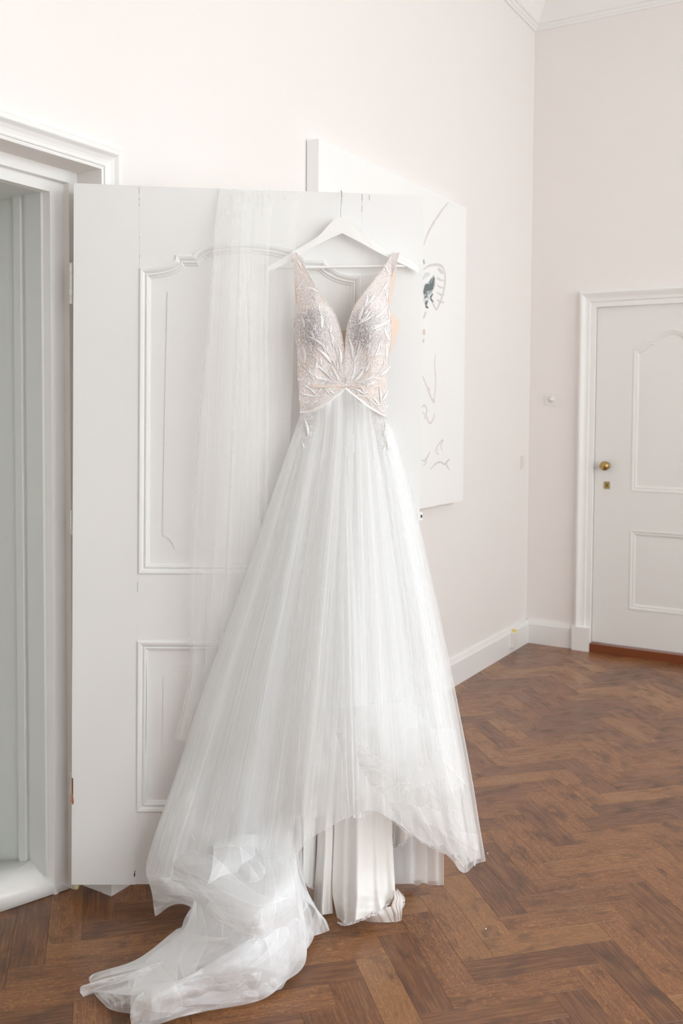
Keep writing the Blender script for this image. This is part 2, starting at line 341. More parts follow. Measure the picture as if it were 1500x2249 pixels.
# skirting boards
SK = [(0, 0), (0.022, 0), (0.022, 0.125), (0.017, 0.135), (0.012, 0.15), (0, 0.15)]
o = sweep('baseboard_left', [(0.0, DY0 + 0.09), (0, 0)], SK, lambda a, b, h: (a, b, h), M_TRIM, side=-1); o['kind'] = 'structure'
o = sweep('baseboard_back', [(0.0, 0), (FD0 - 0.107, 0)], SK, lambda a, b, h: (a, b, h), M_TRIM, side=-1); o['kind'] = 'structure'
o = sweep('baseboard_back_right', [(FD1 + 0.107, 0), (ROOM_X, 0), (ROOM_X, ROOM_Y), (0, ROOM_Y), (0, DY1 - 0.09)], SK, lambda a, b, h: (a, b, h), M_TRIM, side=-1); o['kind'] = 'structure'
# casings
CAS = [(0, 0), (0, 0.012), (0.005, 0.014), (0.0055, 0.010), (0.010, 0.010), (0.0105, 0.016), (0.015, 0.018), (0.016, 0.014), (0.020, 0.015), (0.030, 0.019), (0.040, 0.026), (0.047, 0.036), (0.050, 0.038), (0.051, 0.033), (0.056, 0.033), (0.0635, 0.034), (0.068, 0.030), (0.0705, 0.0245), (0.072, 0.018), (0.086, 0.018), (0.086, 0)]
sweep('trim_2', [(DY0, 0.13), (DY0, DZ), (DY1, DZ), (DY1, 0.13)], CAS, fX, M_TRIM, side=-1)['kind'] = 'structure'
boxes('trim_3', [((0, DY0 - 0.002, 0), (0.040, DY0 + 0.092, 0.13)), ((0, DY1 - 0.092, 0), (0.040, DY1 + 0.002, 0.13))], M_TRIM, bevel=0.002)['kind'] = 'structure'
CAS2 = [(0, 0), (0, 0.014), (0.03, 0.016), (0.035, 0.024), (0.05, 0.026), (0.06, 0.030), (0.075, 0.040), (0.085, 0.044), (0.088, 0.03), (0.103, 0.026), (0.103, 0)]
sweep('trim_4', [(FD0, 0.15), (FD0, FDZ), (FD1, FDZ), (FD1, 0.15)], CAS2, fY, M_TRIM, side=1)['kind'] = 'structure'
boxes('trim_5', [((FD0 - 0.108, -0.048, 0), (FD0 + 0.002, 0, 0.15)), ((FD1 - 0.002, -0.048, 0), (FD1 + 0.108, 0, 0.15))], M_TRIM, bevel=0.003)['kind'] = 'structure'
# door frame deeper in the left wall, its panelled reveal and the white sill
f1 = -0.092
boxes('trim_6', [((-0.114, -3.838, 0), (f1, DY0, DZ)), ((-0.114, DY1, 2.186), (f1, -3.838, DZ)),
                 ((-0.145, -3.892, 0), (-0.114, DY0, 2.152)), ((-0.145, DY1, 2.152), (-0.114, DY0, DZ)),
                 ((-0.114, DY1, 0), (f1, DY1 + 0.04, 2.186))], M_TRIM, bevel=0.004)['kind'] = 'structure'
rv = empty('trim_7', (0, 0, 0), kind='structure')
YR = -3.90
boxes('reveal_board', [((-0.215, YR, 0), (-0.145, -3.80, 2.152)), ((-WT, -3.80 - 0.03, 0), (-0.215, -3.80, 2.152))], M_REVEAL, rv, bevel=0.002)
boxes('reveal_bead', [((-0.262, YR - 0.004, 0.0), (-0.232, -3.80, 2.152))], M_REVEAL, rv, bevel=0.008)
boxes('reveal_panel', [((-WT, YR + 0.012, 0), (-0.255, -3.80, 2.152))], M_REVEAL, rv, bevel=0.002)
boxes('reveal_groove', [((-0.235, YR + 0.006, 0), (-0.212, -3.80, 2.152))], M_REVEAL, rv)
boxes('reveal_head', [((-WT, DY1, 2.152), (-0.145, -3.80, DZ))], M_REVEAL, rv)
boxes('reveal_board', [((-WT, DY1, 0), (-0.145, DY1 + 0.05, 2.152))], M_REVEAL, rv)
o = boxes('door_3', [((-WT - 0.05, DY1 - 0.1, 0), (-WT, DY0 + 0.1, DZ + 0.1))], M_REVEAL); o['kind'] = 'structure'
V = [(-0.186, -4.075, 0.0), (-0.103, -3.842, 0.0), (-0.100, -3.845, 0.004), (-0.127, -3.93, 0.045), (-0.206, -4.045, 0.063),
     (-0.148, -3.897, 0.056), (-0.212, -3.897, 0.090), (-0.36, -3.897, 0.05), (-0.52, -3.897, 0.05), (-0.52, -3.897, 0.0), (-0.15, -3.897, 0.0),
     (-0.42, -4.98, 0.0), (-0.42, -4.98, 0.07), (-0.52, -4.98, 0.05), (-0.52, -4.98, 0.0)]
F = [(0, 1, 2, 3), (0, 3, 4), (3, 2, 5), (3, 5, 6), (4, 3, 6), (4, 6, 7), (4, 7, 12), (7, 8, 13, 12), (0, 4, 12, 11), (8, 9, 14, 13), (1, 10, 5, 2), (10, 9, 8, 7), (10, 7, 6, 5), (11, 12, 13, 14), (0, 11, 14, 9), (0, 9, 10, 1)]
o = mesh('trim_8', V, F, M_SILL, smooth=True); o['kind'] = 'structure'
bm = bmesh.new(); bm.from_mesh(o.data); bmesh.ops.recalc_face_normals(bm, faces=bm.faces); bm.to_mesh(o.data); bm.free()

# ------------------------------------------------------------------ herringbone floor
floor = box('floor', (-0.6, ROOM_Y - 0.3, -0.08), (ROOM_X + 0.3, 0.3, -0.004), M_JOINT); floor['kind'] = 'structure'
PW, PL = 0.0945, 0.3635; A0, B0 = 1.135, 2.556 - PW; TH = math.radians(14.15)
def plank_verts(L_, W_):
    e = 0.0005; g = 0.0001
    v = [(g, g, -0.008), (L_ - g, g, -0.008), (L_ - g, W_ - g, -0.008), (g, W_ - g, -0.008), (g, g, -0.0006), (L_ - g, g, -0.0006), (L_ - g, W_ - g, -0.0006), (g, W_ - g, -0.0006),
         (e, e, 0), (L_ - e, e, 0), (L_ - e, W_ - e, 0), (e, W_ - e, 0)]
    f = [(8, 9, 10, 11)] + [(4 + k, 4 + (k + 1) % 4, 8 + (k + 1) % 4, 8 + k) for k in range(4)] + [(k, (k + 1) % 4, 4 + (k + 1) % 4, 4 + k) for k in range(4)]
    return v, f
pv, pf = plank_verts(PL, PW)
def old2new(X, Y):
    v = np.array([X - 1.2162, Y - 6.151]); return v @ D2, v @ D1
planks = []
for i in range(-90, 120):
    for j in range(-20, 24):
        for k in (0, 1):
            a = A0 + i * PW + j * PL; b = B0 + i * PW - j * PL
            if k == 0: c = [(a, b), (a + PL, b), (a + PL, b + PW), (a, b + PW)]
            else: c = [(a + PW, b + PW), (a + PW, b + PW + PL), (a, b + PW + PL), (a, b + PW)]   # origin, along length, ...
            w = [old2new(q[0] * math.cos(TH) - q[1] * math.sin(TH), q[0] * math.sin(TH) + q[1] * math.cos(TH)) for q in c]
            w = np.array(w); ctr = w.mean(0)
            if not (w[:, 0].max() > 0.0 and w[:, 0].min() < ROOM_X and w[:, 1].max() > ROOM_Y and w[:, 1].min() < 0.0):
                if not (-0.5 < ctr[0] < 0.1 and DY1 < ctr[1] < DY0): continue
            ang = math.atan2(w[1][1] - w[0][1], w[1][0] - w[0][0])
            d = ctr - O[:2]; dep = d @ fw[:2]; vis = False
            if dep > 1.5:
                px, py = PIX(np.array([[x, y, 0] for x, y in w] + [[ctr[0], ctr[1], 0]]))
                vis = px.max() > -20 and px.min() < 1520 and py.min() < 2300
                if vis and ctr[0] < 0.0 and ctr[1] > DY0: vis = False
            planks.append((dep, vis, w[0], ang))
vis_p = sorted([p for p in planks if p[1]], key=lambda p: p[0]); rest = [p for p in planks if not p[1]] + vis_p[296:]; vis_p = vis_p[:296]
# a few hand picked tones so that the paler and darker boards stand where the photograph has them
base_me = None
for n_, (dep, _, w0, ang) in enumerate(vis_p):
    if base_me is None:
        o = mesh('plank', pv, pf, M_OAK, floor, uv=[(v[0], v[1]) for v in pv]); base_me = o.data
    else:
        o = bpy.data.objects.new('plank', base_me); COL.objects.link(o); o.parent = floor
    o.location = (w0[0], w0[1], RNG.uniform(-0.0006, 0.0)); o.rotation_euler = (RNG.uniform(-.001, .001), RNG.uniform(-.0008, .0008), ang)
V = []; F = []; UV = []; PID = []
for dep, _, w0, ang in rest:
    b0 = len(V); ca, sa = math.cos(ang), math.sin(ang); pid = RNG.random(); ox = RNG.random() * 5
    for v in pv: V.append((w0[0] + v[0] * ca - v[1] * sa, w0[1] + v[0] * sa + v[1] * ca, v[2])); UV.append((v[0] + ox, v[1])); PID.append(pid)
    F += [tuple(b0 + q for q in f) for f in pf]
o = mesh('parquet', V, F, M_OAK, floor, uv=UV); o['kind'] = 'stuff'
at_ = o.data.attributes.new('pid', 'FLOAT', 'POINT'); at_.data.foreach_set('value', PID)
box('trim_9', (FD0 + 0.003, -0.035, 0.0), (FD1 - 0.003, 0.12, 0.052), M_THRESH, bevel=0.006)['kind'] = 'structure'

# ================================================================== FAR DOOR (door_2)
d2 = empty('door_2', (FD0, 0.0, 0), kind='structure')
SET = 0.012                                                # leaf set back in the frame
f2 = lambda a, b, h: (a - FD0, SET - h, b)
lx0, lx1, lz0, lz1 = FD0 + 0.004, FD1 - 0.004, 0.056, FDZ - 0.004
pxl, pxr = 0.655, FD1 - 0.229
def archpath(x0, x1, zb, zt, rise, n=9):
    w = x1 - x0; P = [(x0, zb), (x0, zt)]
    def s(u0, z0, u1, z1, k):                              # quarter-ish curve
        for q in np.linspace(0, 1, n)[1:]:
            e = q * q if k else math.sin(q * math.pi / 2)
            P.append((x0 + w * (u0 + (u1 - u0) * q), z0 + (z1 - z0) * e))
    s(0, zt, 0.165, zt + rise * 0.36, True); P.append((x0 + w * 0.165, zt + rise * 0.46)); P.append((x0 + w * 0.245, zt + rise * 0.46))
    s(0.245, zt + rise * 0.50, 0.5, zt + rise, False)
    L_ = [(x0 + x1 - a, b) for a, b in P]; return P + L_[::-1][1:]
UP = archpath(pxl, pxr, 1.018, 1.894, 0.115); LO = [(pxl, 0.285), (pxl, 0.782), (pxr, 0.782), (pxr, 0.285)]
plate('stile', [(lx0, lz0), (pxl, lz0), (pxl, lz1), (lx0, lz1)], -0.04, 0, f2, M_FARDOOR, d2)
plate('stile', [(pxr, lz0), (lx1, lz0), (lx1, lz1), (pxr, lz1)], -0.04, 0, f2, M_FARDOOR, d2)
plate('rail', [(pxl, lz1), (pxr, lz1)] + UP[1:-1][::-1], -0.04, 0, f2, M_FARDOOR, d2)
plate('rail', [(pxl, 0.782), (pxr, 0.782), (pxr, 1.018), (pxl, 1.018)], -0.04, 0, f2, M_FARDOOR, d2)
plate('rail', [(pxl, lz0), (pxr, lz0), (pxr, 0.285), (pxl, 0.285)], -0.04, 0, f2, M_FARDOOR, d2)
MOULD = [(0, -0.012), (0, 0.004), (0.003, 0.006), (0.010, 0.0045), (0.015, 0.0), (0.017, -0.003), (0.0175, 0.0), (0.022, 0.001), (0.025, -0.003), (0.026, -0.006), (0.030, -0.007), (0.032, -0.012)]
for PTH in (UP, LO):
    plate('panel', PTH, -0.03, -0.007, f2, M_FARDOOR, d2)
    sweep('moulding', PTH, [(w_ * 1.15, h_ * .55) for w_, h_ in MOULD], f2, M_FARDOOR, d2, closed=True, side=-1)
def notch(x0, x1, z0, z1, r, n=6):
    P = []
    for cx, cz_, a0 in ((x0, z1, 0), (x1, z1, -90), (x1, z0, 180), (x0, z0, 90)):
        q = [(cx + r * math.cos(math.radians(a0 - 90 * t / n)), cz_ + r * math.sin(math.radians(a0 - 90 * t / n))) for t in range(n + 1)]
        P += q[::-1] if True else q
    return P
def field(x0, x1, z0, z1, r):
    P = []
    def arc(cx, cz_, a, b):
        for t in range(7):
            q = math.radians(a + (b - a) * t / 6); P.append((cx + r * math.cos(q), cz_ + r * math.sin(q)))
    arc(x0, z0, 0, 90); arc(x0, z1, -90, 0); arc(x1, z1, 180, 270); arc(x1, z0, 90, 180)
    return P
plate('panel_field', field(pxl + 0.075, pxr - 0.075, 1.095, 1.83, 0.035), -0.007, -0.0055, f2, M_FARDOOR, d2)
plate('panel_field', field(pxl + 0.075, pxr - 0.075, 0.36, 0.705, 0.035), -0.007, -0.0055, f2, M_FARDOOR, d2)
kx = 0.503 - FD0
lathe('door_knob', [(0.024, 0.0), (0.024, 0.004), (0.010, 0.008), (0.009, 0.022), (0.022, 0.030), (0.029, 0.040), (0.029, 0.050), (0.020, 0.060), (0.004, 0.064)], (kx, SET, 1.172), (0, -1, 0), M_BRASS, d2)
lp = box('lock_plate', (kx + 0.005 - 0.017, SET - 0.004, 1.05 - 0.022), (kx + 0.005 + 0.017, SET, 1.05 + 0.022), M_BRASS, d2, bevel=0.001)
box('keyhole', (kx + 0.002, SET - 0.0055, 1.042), (kx + 0.009, SET - 0.0042, 1.058), M_DARK, lp)

# ================================================================== OPEN DOOR (door_1)
LC = AT([157], [1943], [2.82])[0]; RC = AT([911], [1941], [2.905])[0]
LT = AT([162], [402], [2.82])[0]; RT = AT([930], [430], [2.905])[0]
p0 = np.array([(LC[0] + LT[0]) / 2, (LC[1] + LT[1]) / 2]); p1 = np.array([(RC[0] + RT[0]) / 2, (RC[1] + RT[1]) / 2])
du = (p1 - p0) / np.linalg.norm(p1 - p0); dn = np.array([du[1], -du[0]])            # dn points at the camera side
d1o = empty('door_1', (p0[0], p0[1], 0.0), kind='structure')
def dpx(px, py):                                            # photo position -> (u along door, z)
    d = rays([px], [py])[0]; k = ((p0 - O[:2]) @ dn) / (d[:2] @ dn); P = O + d * k
    return float((P[:2] - p0) @ du), float(P[2])
fD = lambda a, b, h: (du[0] * a + dn[0] * h, du[1] * a + dn[1] * h, b)               # local to the door Empty
def dpoly(L_): return [dpx(*q) for q in L_]
TK = -0.04
rgt = lambda y: 795 - 12 * (y - 424) / 1517
lft = lambda y: float(np.interp(y, [408, 589, 1260, 1408, 1783, 1943], [305.6, 306.6, 303.8, 302, 300, 298]))
arch_px = [(307, 589), (318, 588.5), (329, 587.5), (343, 586), (356, 583.5), (367, 580.5), (377, 576.5), (384, 572), (386, 560), (424, 560), (427, 556), (433, 550), (444, 543), (456, 539), (466, 536.5),
           (490, 533.5), (518, 532), (545, 532), (575, 534), (600, 537.5), (618, 541), (634, 545), (646, 549), (657, 555), (664, 561), (671, 569), (713, 571), (716, 578), (722, 584), (733, 591), (745, 597), (760, 601.5), (776, 604), (793, 605)]
plate('stile', dpoly([(157, 1943)] + [(lft(y) - 0.05, y) for y in (1943, 1783, 1408, 1260, 589)] + [(305.45, 408), (162, 402)]), TK, 0, fD, M_DOOR, d1o)
plate('stile', dpoly([(rgt(1941) + 0.1, 1941), (911, 1941), (930, 430), (795.1, 424.3)]), TK, 0, fD, M_DOOR, d1o)
plate('rail', dpoly([(305.6, 408), (794.9, 424.3), (793.5, 605)] + arch_px[1:-1][::-1] + [(306.7, 589)]), TK, 0, fD, M_DOOR, d1o)
plate('rail', dpoly([(lft(1260) + .05, 1260), (rgt(1263) - .05, 1263), (rgt(1410) - .05, 1410), (lft(1408) + .05, 1408)]), TK, 0, fD, M_DOOR, d1o)
plate('rail', dpoly([(lft(1783) + .05, 1783), (rgt(1783) - .05, 1783), (rgt(1941) - .05, 1941), (lft(1942) + .05, 1942)]), TK, 0, fD, M_DOOR, d1o)
UPp = dpoly([(304, 1260)] + arch_px + [(rgt(1263), 1263)]); LOp = dpoly([(302, 1408), (rgt(1410), 1410), (rgt(1783), 1783), (300, 1783)])[::-1]
LOp = [LOp[0], LOp[3], LOp[2], LOp[1]]
for PTH in (UPp, LOp):
    area = sum(PTH[i][0] * PTH[(i + 1) % len(PTH)][1] - PTH[(i + 1) % len(PTH)][0] * PTH[i][1] for i in range(len(PTH)))
    plate('panel', PTH, -0.032, -0.012, fD, M_DOOR, d1o)
    sweep('moulding', PTH, MOULD, fD, M_DOOR, d1o, closed=True, side=1 if area > 0 else -1)
mir = lambda q: (1094 - q[0] + (q[1] - 640) * -0.004, q[1] + (547 - q[0]) * 0.02)
Lf = [(383, 1209), (380, 1197), (373, 1187), (365, 1180), (356, 1177), (361, 900), (367, 640), (383, 633), (398, 624), (412, 609), (430, 609), (440, 596), (460, 586), (500, 580)]
plate('panel_field', dpoly(Lf + [mir(q) for q in Lf[::-1]]), -0.012, -0.0092, fD, M_DOOR, d1o)
Lf = [(380, 1723), (376, 1712), (367, 1704), (355, 1701), (358, 1487), (370, 1484), (382, 1476), (389, 1461)]
plate('panel_field', dpoly(Lf + [mir(q) for q in Lf[::-1]]), -0.012, -0.0092, fD, M_DOOR, d1o)
# thin dark paint cracks at the joints, a bare chip on the hinge edge
for pts in ([(305.6, 412), (305.9, 425)], [(305.4, 434), (305.6, 440)], [(305.8, 447), (305.0, 452)], [(306.0, 520), (306.2, 523)], [(306.2, 560), (306.5, 566)], [(795.2, 426), (795.6, 441)], [(794.8, 452), (794.6, 466)], [(811, 428), (811.5, 440)], [(302.2, 1278), (301.6, 1300)],
            [(320.6, 1450), (321.3, 1530), (319.5, 1650), (317.6, 1766)]):
    q = [dpx(*c) for c in pts]; hh = 0.0004 if pts[0][0] != 320.6 else -0.0055
    bm = bmesh.new(); tube(bm, [fD(a, b, hh) for a, b in q], 0.00035, 5); bm_obj('paint_crack', bm, M_DARK, d1o)
plate('wood_chip', dpoly([(157.6, 1709), (160.5, 1709), (160.8, 1750), (162.5, 1762), (160, 1768), (157, 1762)]), 0, 0.0006, fD, M_CHIP, d1o)
plate('wood_chip', dpoly([(158.6, 1709), (160.2, 1709), (160.2, 1745), (159.4, 1745)]), 0.0006, 0.0011, fD, M_DARK, d1o)
plate('wood_chip', dpoly([(293.5, 1925), (295.5, 1913), (297.5, 1911), (296, 1918), (297.5, 1919), (295.5, 1926)]), 0, 0.0005, fD, M_DARK, d1o)
# hinges on the left edge
for y0, y1 in ((585, 668), (1128, 1175), (1702, 1745)):
    A = AT([156.5], [y0], [2.835])[0] - np.array([p0[0], p0[1], 0]); B = AT([156.5], [y1], [2.835])[0] - np.array([p0[0], p0[1], 0])
    vis = y0 < 700; rr = 0.0062 if vis else 0.004
    pr = [(rr * 0.5, 0.0)]; Hh = A[2] - B[2]
    for s in range(5):
        pr += [(rr, Hh * (s / 5) + 0.002), (rr, Hh * ((s + 1) / 5) - 0.002), (rr * 0.7, Hh * ((s + 1) / 5) - 0.0005)]
    pr += [(rr * 1.1, Hh + 0.004), (rr * 0.5, Hh + 0.010)]
    hg = lathe('hinge', pr, tuple(B), (0, 0, 1), M_HINGE, d1o, 12)
A = AT([167], [1952], [2.84])[0] - np.array([p0[0], p0[1], 0])
lathe('bottom_pivot', [(0.008, 0.0), (0.010, 0.006), (0.010, 0.03), (0.007, 0.05)], (A[0], A[1], max(A[2], 0.002)), (0, 0, 1), paint('pivot_yellowed', (0.62, 0.60, 0.36), 0.5), d1o, 10)
# latch on the free edge
lt = fD(*dpx(923, 1128), 0)
LW = dpx(921.5, 1135); bm = bmesh.new(); add_box(bm, (LW[0], -0.03, LW[1] - 0.012), (LW[0] + 0.011, -0.010, LW[1] + 0.012), lambda p: fD(p[0], p[2], p[1])); lat = bm_obj('latch', bm, M_TRIM, d1o)
bm = bmesh.new(); add_box(bm, (LW[0] + 0.005, -0.012, LW[1] - 0.004), (LW[0] + 0.0095, -0.0092, LW[1] + 0.005), lambda p: fD(p[0], p[2], p[1])); bm_obj('latch_slot', bm, M_DARK, lat)

# ================================================================== PAINTING, SWITCHES
PY0, PY1, PZ0, PZ1 = -2.664, -1.19, 1.023, 2.588
pt = empty('painting', (0.0, (PY0 + PY1) / 2, (PZ0 + PZ1) / 2), 'large unframed white canvas with sketchy grey and brown marks, hung behind the open door', 'painting')
c0 = np.array(pt.location)
box('canvas', (0.004, PY0 - c0[1], PZ0 - c0[2]), (0.06, PY1 - c0[1], PZ1 - c0[2]), M_CANVAS, pt, bevel=0.003)
INK = {k: plain('ink_' + k, c, 0.7) for k, c in dict(grey=(0.70, 0.665, 0.66), brown=(0.73, 0.67, 0.65), dark=(0.16, 0.19, 0.19), teal=(0.42, 0.47, 0.475), sand=(0.74, 0.60, 0.48), blue=(0.72, 0.74, 0.77)).items()}
def stroke(pts, w, ink, h=0.0607, n=24):
    q = crom(pts, n) if len(pts) > 2 else np.array([np.linspace(pts[0][i], pts[1][i], n) for i in (0, 1)]).T
    P = ONX(q[:, 0], q[:, 1], h) - c0
    V = []; F = []
    for i in range(n):
        d = P[min(i + 1, n - 1)] - P[max(i - 1, 0)]; d = d / (np.linalg.norm(d) + 1e-9); s = np.array([0, -d[2], d[1]])
        ww = w * 0.5 * (0.45 + 0.55 * math.sin(math.pi * (i + 0.5) / n)) * (0.8 + 0.4 * random.random())
        V += [P[i] + s * ww, P[i] - s * ww]
        if i: F.append((2 * i - 2, 2 * i - 1, 2 * i + 1, 2 * i))
    o = mesh('brush_stroke', V, F, INK[ink], pt); md = o.modifiers.new('s', 'SOLIDIFY'); md.thickness = 0.0006; return o
stroke([(985, 445), (972, 460), (955, 485), (940, 512), (931, 538)], 0.014, 'brown')
stroke([(930, 592), (945, 583), (965, 582), (975, 592), (978, 615), (973, 645), (962, 675), (957, 680)], 0.016, 'grey')
stroke([(962, 590), (974, 600)], 0.020, 'grey', 0.0612)
for y in (610, 626, 642, 658): stroke([(960, y), (968, y + 5), (976, y + 6)], 0.010, 'grey', 0.0612, 8)
stroke([(954, 608), (950, 622), (942, 635), (932, 650)], 0.055, 'teal', 0.0611)
stroke([(953, 610), (948, 630), (936, 632), (931, 645)], 0.035, 'dark', 0.0618)
stroke([(947, 640), (940, 650), (931, 662)], 0.04, 'blue', 0.0609); stroke([(930, 570), (932, 580)], 0.02, 'teal', 0.061, 8)
stroke([(939, 655), (934, 668)], 0.015, 'dark', 0.0614, 8); stroke([(945, 655), (954, 672), (958, 680)], 0.008, 'grey', 0.0614, 8)
stroke([(930, 700), (934, 690), (936, 684)], 0.015, 'grey', 0.061, 8); stroke([(929, 728), (934, 731)], 0.028, 'sand', 0.061, 8); stroke([(929, 745), (931, 752)], 0.02, 'grey', 0.061, 8)
stroke([(956, 777), (955, 800), (957, 840), (954, 872), (952, 882)], 0.009, 'brown'); stroke([(928, 826), (938, 850), (948, 876), (953, 882)], 0.011, 'brown', 0.0609)
stroke([(950, 878), (955, 884)], 0.018, 'brown', 0.0612, 8)
stroke([(926, 895), (932, 890), (938, 900), (936, 912), (944, 930), (952, 920), (955, 908)], 0.010, 'grey')
stroke([(955, 990), (964, 975), (973, 966), (968, 980), (972, 990)], 0.008, 'grey'); stroke([(946, 1030), (958, 1018), (968, 1015), (978, 1020), (986, 1010)], 0.010, 'grey')
stroke([(978, 1016), (987, 1032)], 0.010, 'brown', 0.061, 8); stroke([(976, 1020), (988, 1008)], 0.014, 'grey', 0.0613, 8)
stroke([(927, 1010), (933, 1012), (941, 1000), (944, 992)], 0.010, 'grey')
for q in ([(948, 612), (945, 622), (950, 628), (943, 636)], [(938, 628), (934, 640), (938, 648), (932, 655)], [(951, 645), (946, 655), (952, 663)], [(940, 660), (936, 672), (941, 676)]): stroke(q, 0.012, 'dark', 0.0621, 12)
for q in ([(934, 645), (940, 652), (936, 660)], [(930, 612), (936, 604), (944, 602)]): stroke(q, 0.02, 'blue', 0.0616, 12)
for q in ([(928, 905), (934, 912), (931, 922)], [(930, 1022), (936, 1016), (934, 1006)], [(962, 985), (958, 994), (965, 998)], [(941, 850), (945, 858)], [(966, 470), (962, 478)]): stroke(q if len(q) > 2 else q, 0.006, 'grey', 0.0612, 8)
sw = empty('light_switch', (0.149, 0.0, 1.586), 'small square white light switch on the far wall beside the door', 'light switch')
box('switch_plate', (-0.04, -0.008, -0.04), (0.04, 0.0, 0.04), M_SWITCH, sw, bevel=0.003)
lathe('rotary_knob', [(0.020, 0.008), (0.020, 0.014), (0.012, 0.016), (0.010, 0.026), (0.004, 0.027)], (0.0, 0, 0), (0, -1, 0), M_SWITCH, sw, 16)
wp = empty('wall_plate', (0.0, -0.125, 1.183), 'small beige wall plate on the left wall near the room corner', 'wall plate')
box('plate', (0.0, -0.024, -0.042), (0.009, 0.024, 0.042), M_SOCKET, wp, bevel=0.003); box('rocker', (0.009, -0.012, -0.025), (0.014, 0.012, 0.025), M_SOCKET, wp, bevel=0.002)
so = empty('wall_socket', (0.022, -0.318, 0.083), 'small white socket box on the left skirting board with a yellow tip', 'socket')
box('socket_box', (0.0, -0.028, -0.045), (0.03, 0.028, 0.045), M_SWITCH, so, bevel=0.003); box('yellow_cap', (0.004, 0.006, 0.045), (0.022, 0.026, 0.062), M_YELLOW, so, bevel=0.002)

# ================================================================== HANGER
hg = empty('clothes_hanger', tuple(DP([750], [600], [0.05])[0]), 'white wooden clothes hanger hooked over the top of the open door', 'hanger')
def glob(root):                                             # builder coordinates are world; make them local to the Empty
    l = np.array(root.location); return lambda P: np.asarray(P) - l
G = glob(hg)
upper = [(584, 599), (587, 588), (600, 578), (613, 571), (645, 552), (677, 533), (701, 517), (717, 499), (733, 483), (749, 477), (765, 480), (781, 493), (795, 509), (813, 525), (840, 541), (867, 555), (904, 573), (917, 585), (921, 599)]
lower = [(907, 592), (875, 576), (827, 552), (789, 531), (752, 512), (720, 526), (677, 549), (651, 565), (611, 587)]
pl = list(map(tuple, crom(upper, 61))) + list(map(tuple, crom(lower[:5], 14)))[:-1] + list(map(tuple, crom(lower[4:], 14)))
bm = bmesh.new(); A = []; B = []
for x, y in pl:
    bow = 0.032 + 0.012 * math.cos((x - 750) / 170 * 1.4)
    A.append(bm.verts.new(G(DP([x], [y], [bow])[0]))); B.append(bm.verts.new(G(DP([x], [y], [bow - 0.013])[0])))
n = len(pl); bm.faces.new(A); bm.faces.new(B[::-1])
for i in range(n): bm.faces.new((A[i], B[i], B[(i + 1) % n], A[(i + 1) % n]))
bm_obj('hanger_body', bm, M_HANGER, hg, bevel=0.0022)
tube_obj('trouser_bar', [G(DP([x], [588.5 - (x - 608) * 0.016], [0.031])[0]) for x in np.linspace(606, 906, 9)], 0.0042, M_HANGER, hg, 12)
hk = [(749, 478, .036), (749, 462, .036), (750, 445, .036), (750.5, 430, .034), (750, 421, .03), (749.5, 419, .012), (749, 420, -.02), (749, 424, -.052), (749, 440, -.055)]
tube_obj('hook', [G(DP([a], [b], [c])[0]) for a, b, c in crom(hk, 40)], 0.0014, M_WIRE, hg, 8)

# ================================================================== CLOTH HELPERS
def grid_interp(rows, nu, nv):
    """rows: list of rows, each a list of control tuples; returns (nv, nu, k)"""
    R2 = [crom(r, nu) for r in rows]; R2 = np.array(R2); out = np.empty((nv, nu, R2.shape[2]))
    for i in range(nu): out[:, i] = crom(R2[:, i], nv)
    return out
def wave(u, freqs, seed, sharp=0.0):
    r = np.random.default_rng(seed); s = 0; tot = 0
    for f, a in freqs:
        ph = r.random() * 6.28; c = np.cos(2 * math.pi * f * u + ph + 1.3 * np.sin(2 * math.pi * u * r.uniform(1, 3) + ph))
        if sharp: c = np.sign(c) * np.abs(c) ** (1 - sharp) if sharp < 0 else 1 - 2 * np.abs(c) ** (1 + sharp)
        s = s + a * c; tot += a
    return s / tot
def grid_mesh(name, P, mat, parent, origin, smooth=True, uvs=(1, 1)):
    nv, nu = P.shape[:2]; V = (P.reshape(-1, 3) - origin)
    ii = np.arange(nv * nu).reshape(nv, nu); F = np.stack([ii[:-1, :-1], ii[:-1, 1:], ii[1:, 1:], ii[1:, :-1]], -1).reshape(-1, 4)
    me = bpy.data.meshes.new(name); me.vertices.add(len(V)); me.vertices.foreach_set('co', V.astype(np.float32).ravel())
    me.loops.add(len(F) * 4); me.loops.foreach_set('vertex_index', F.ravel().astype(np.int32)); me.polygons.add(len(F))
    me.polygons.foreach_set('loop_start', np.arange(0, len(F) * 4, 4, dtype=np.int32)); me.polygons.foreach_set('loop_total', np.full(len(F), 4, np.int32))
    me.update(calc_edges=True)
    uu, vv = np.meshgrid(np.linspace(0, uvs[0], nu), np.linspace(0, uvs[1], nv)); uv = np.stack([uu, vv], -1).reshape(-1, 2)
    l = me.uv_layers.new(name='UVMap'); l.data.foreach_set('uv', uv[F.ravel()].ravel().astype(np.float32))
    o = link(name, me, mat, parent, smooth); return o
def tri(x): return 2 * np.abs(2 * (x - np.floor(x + 0.5))) - 1
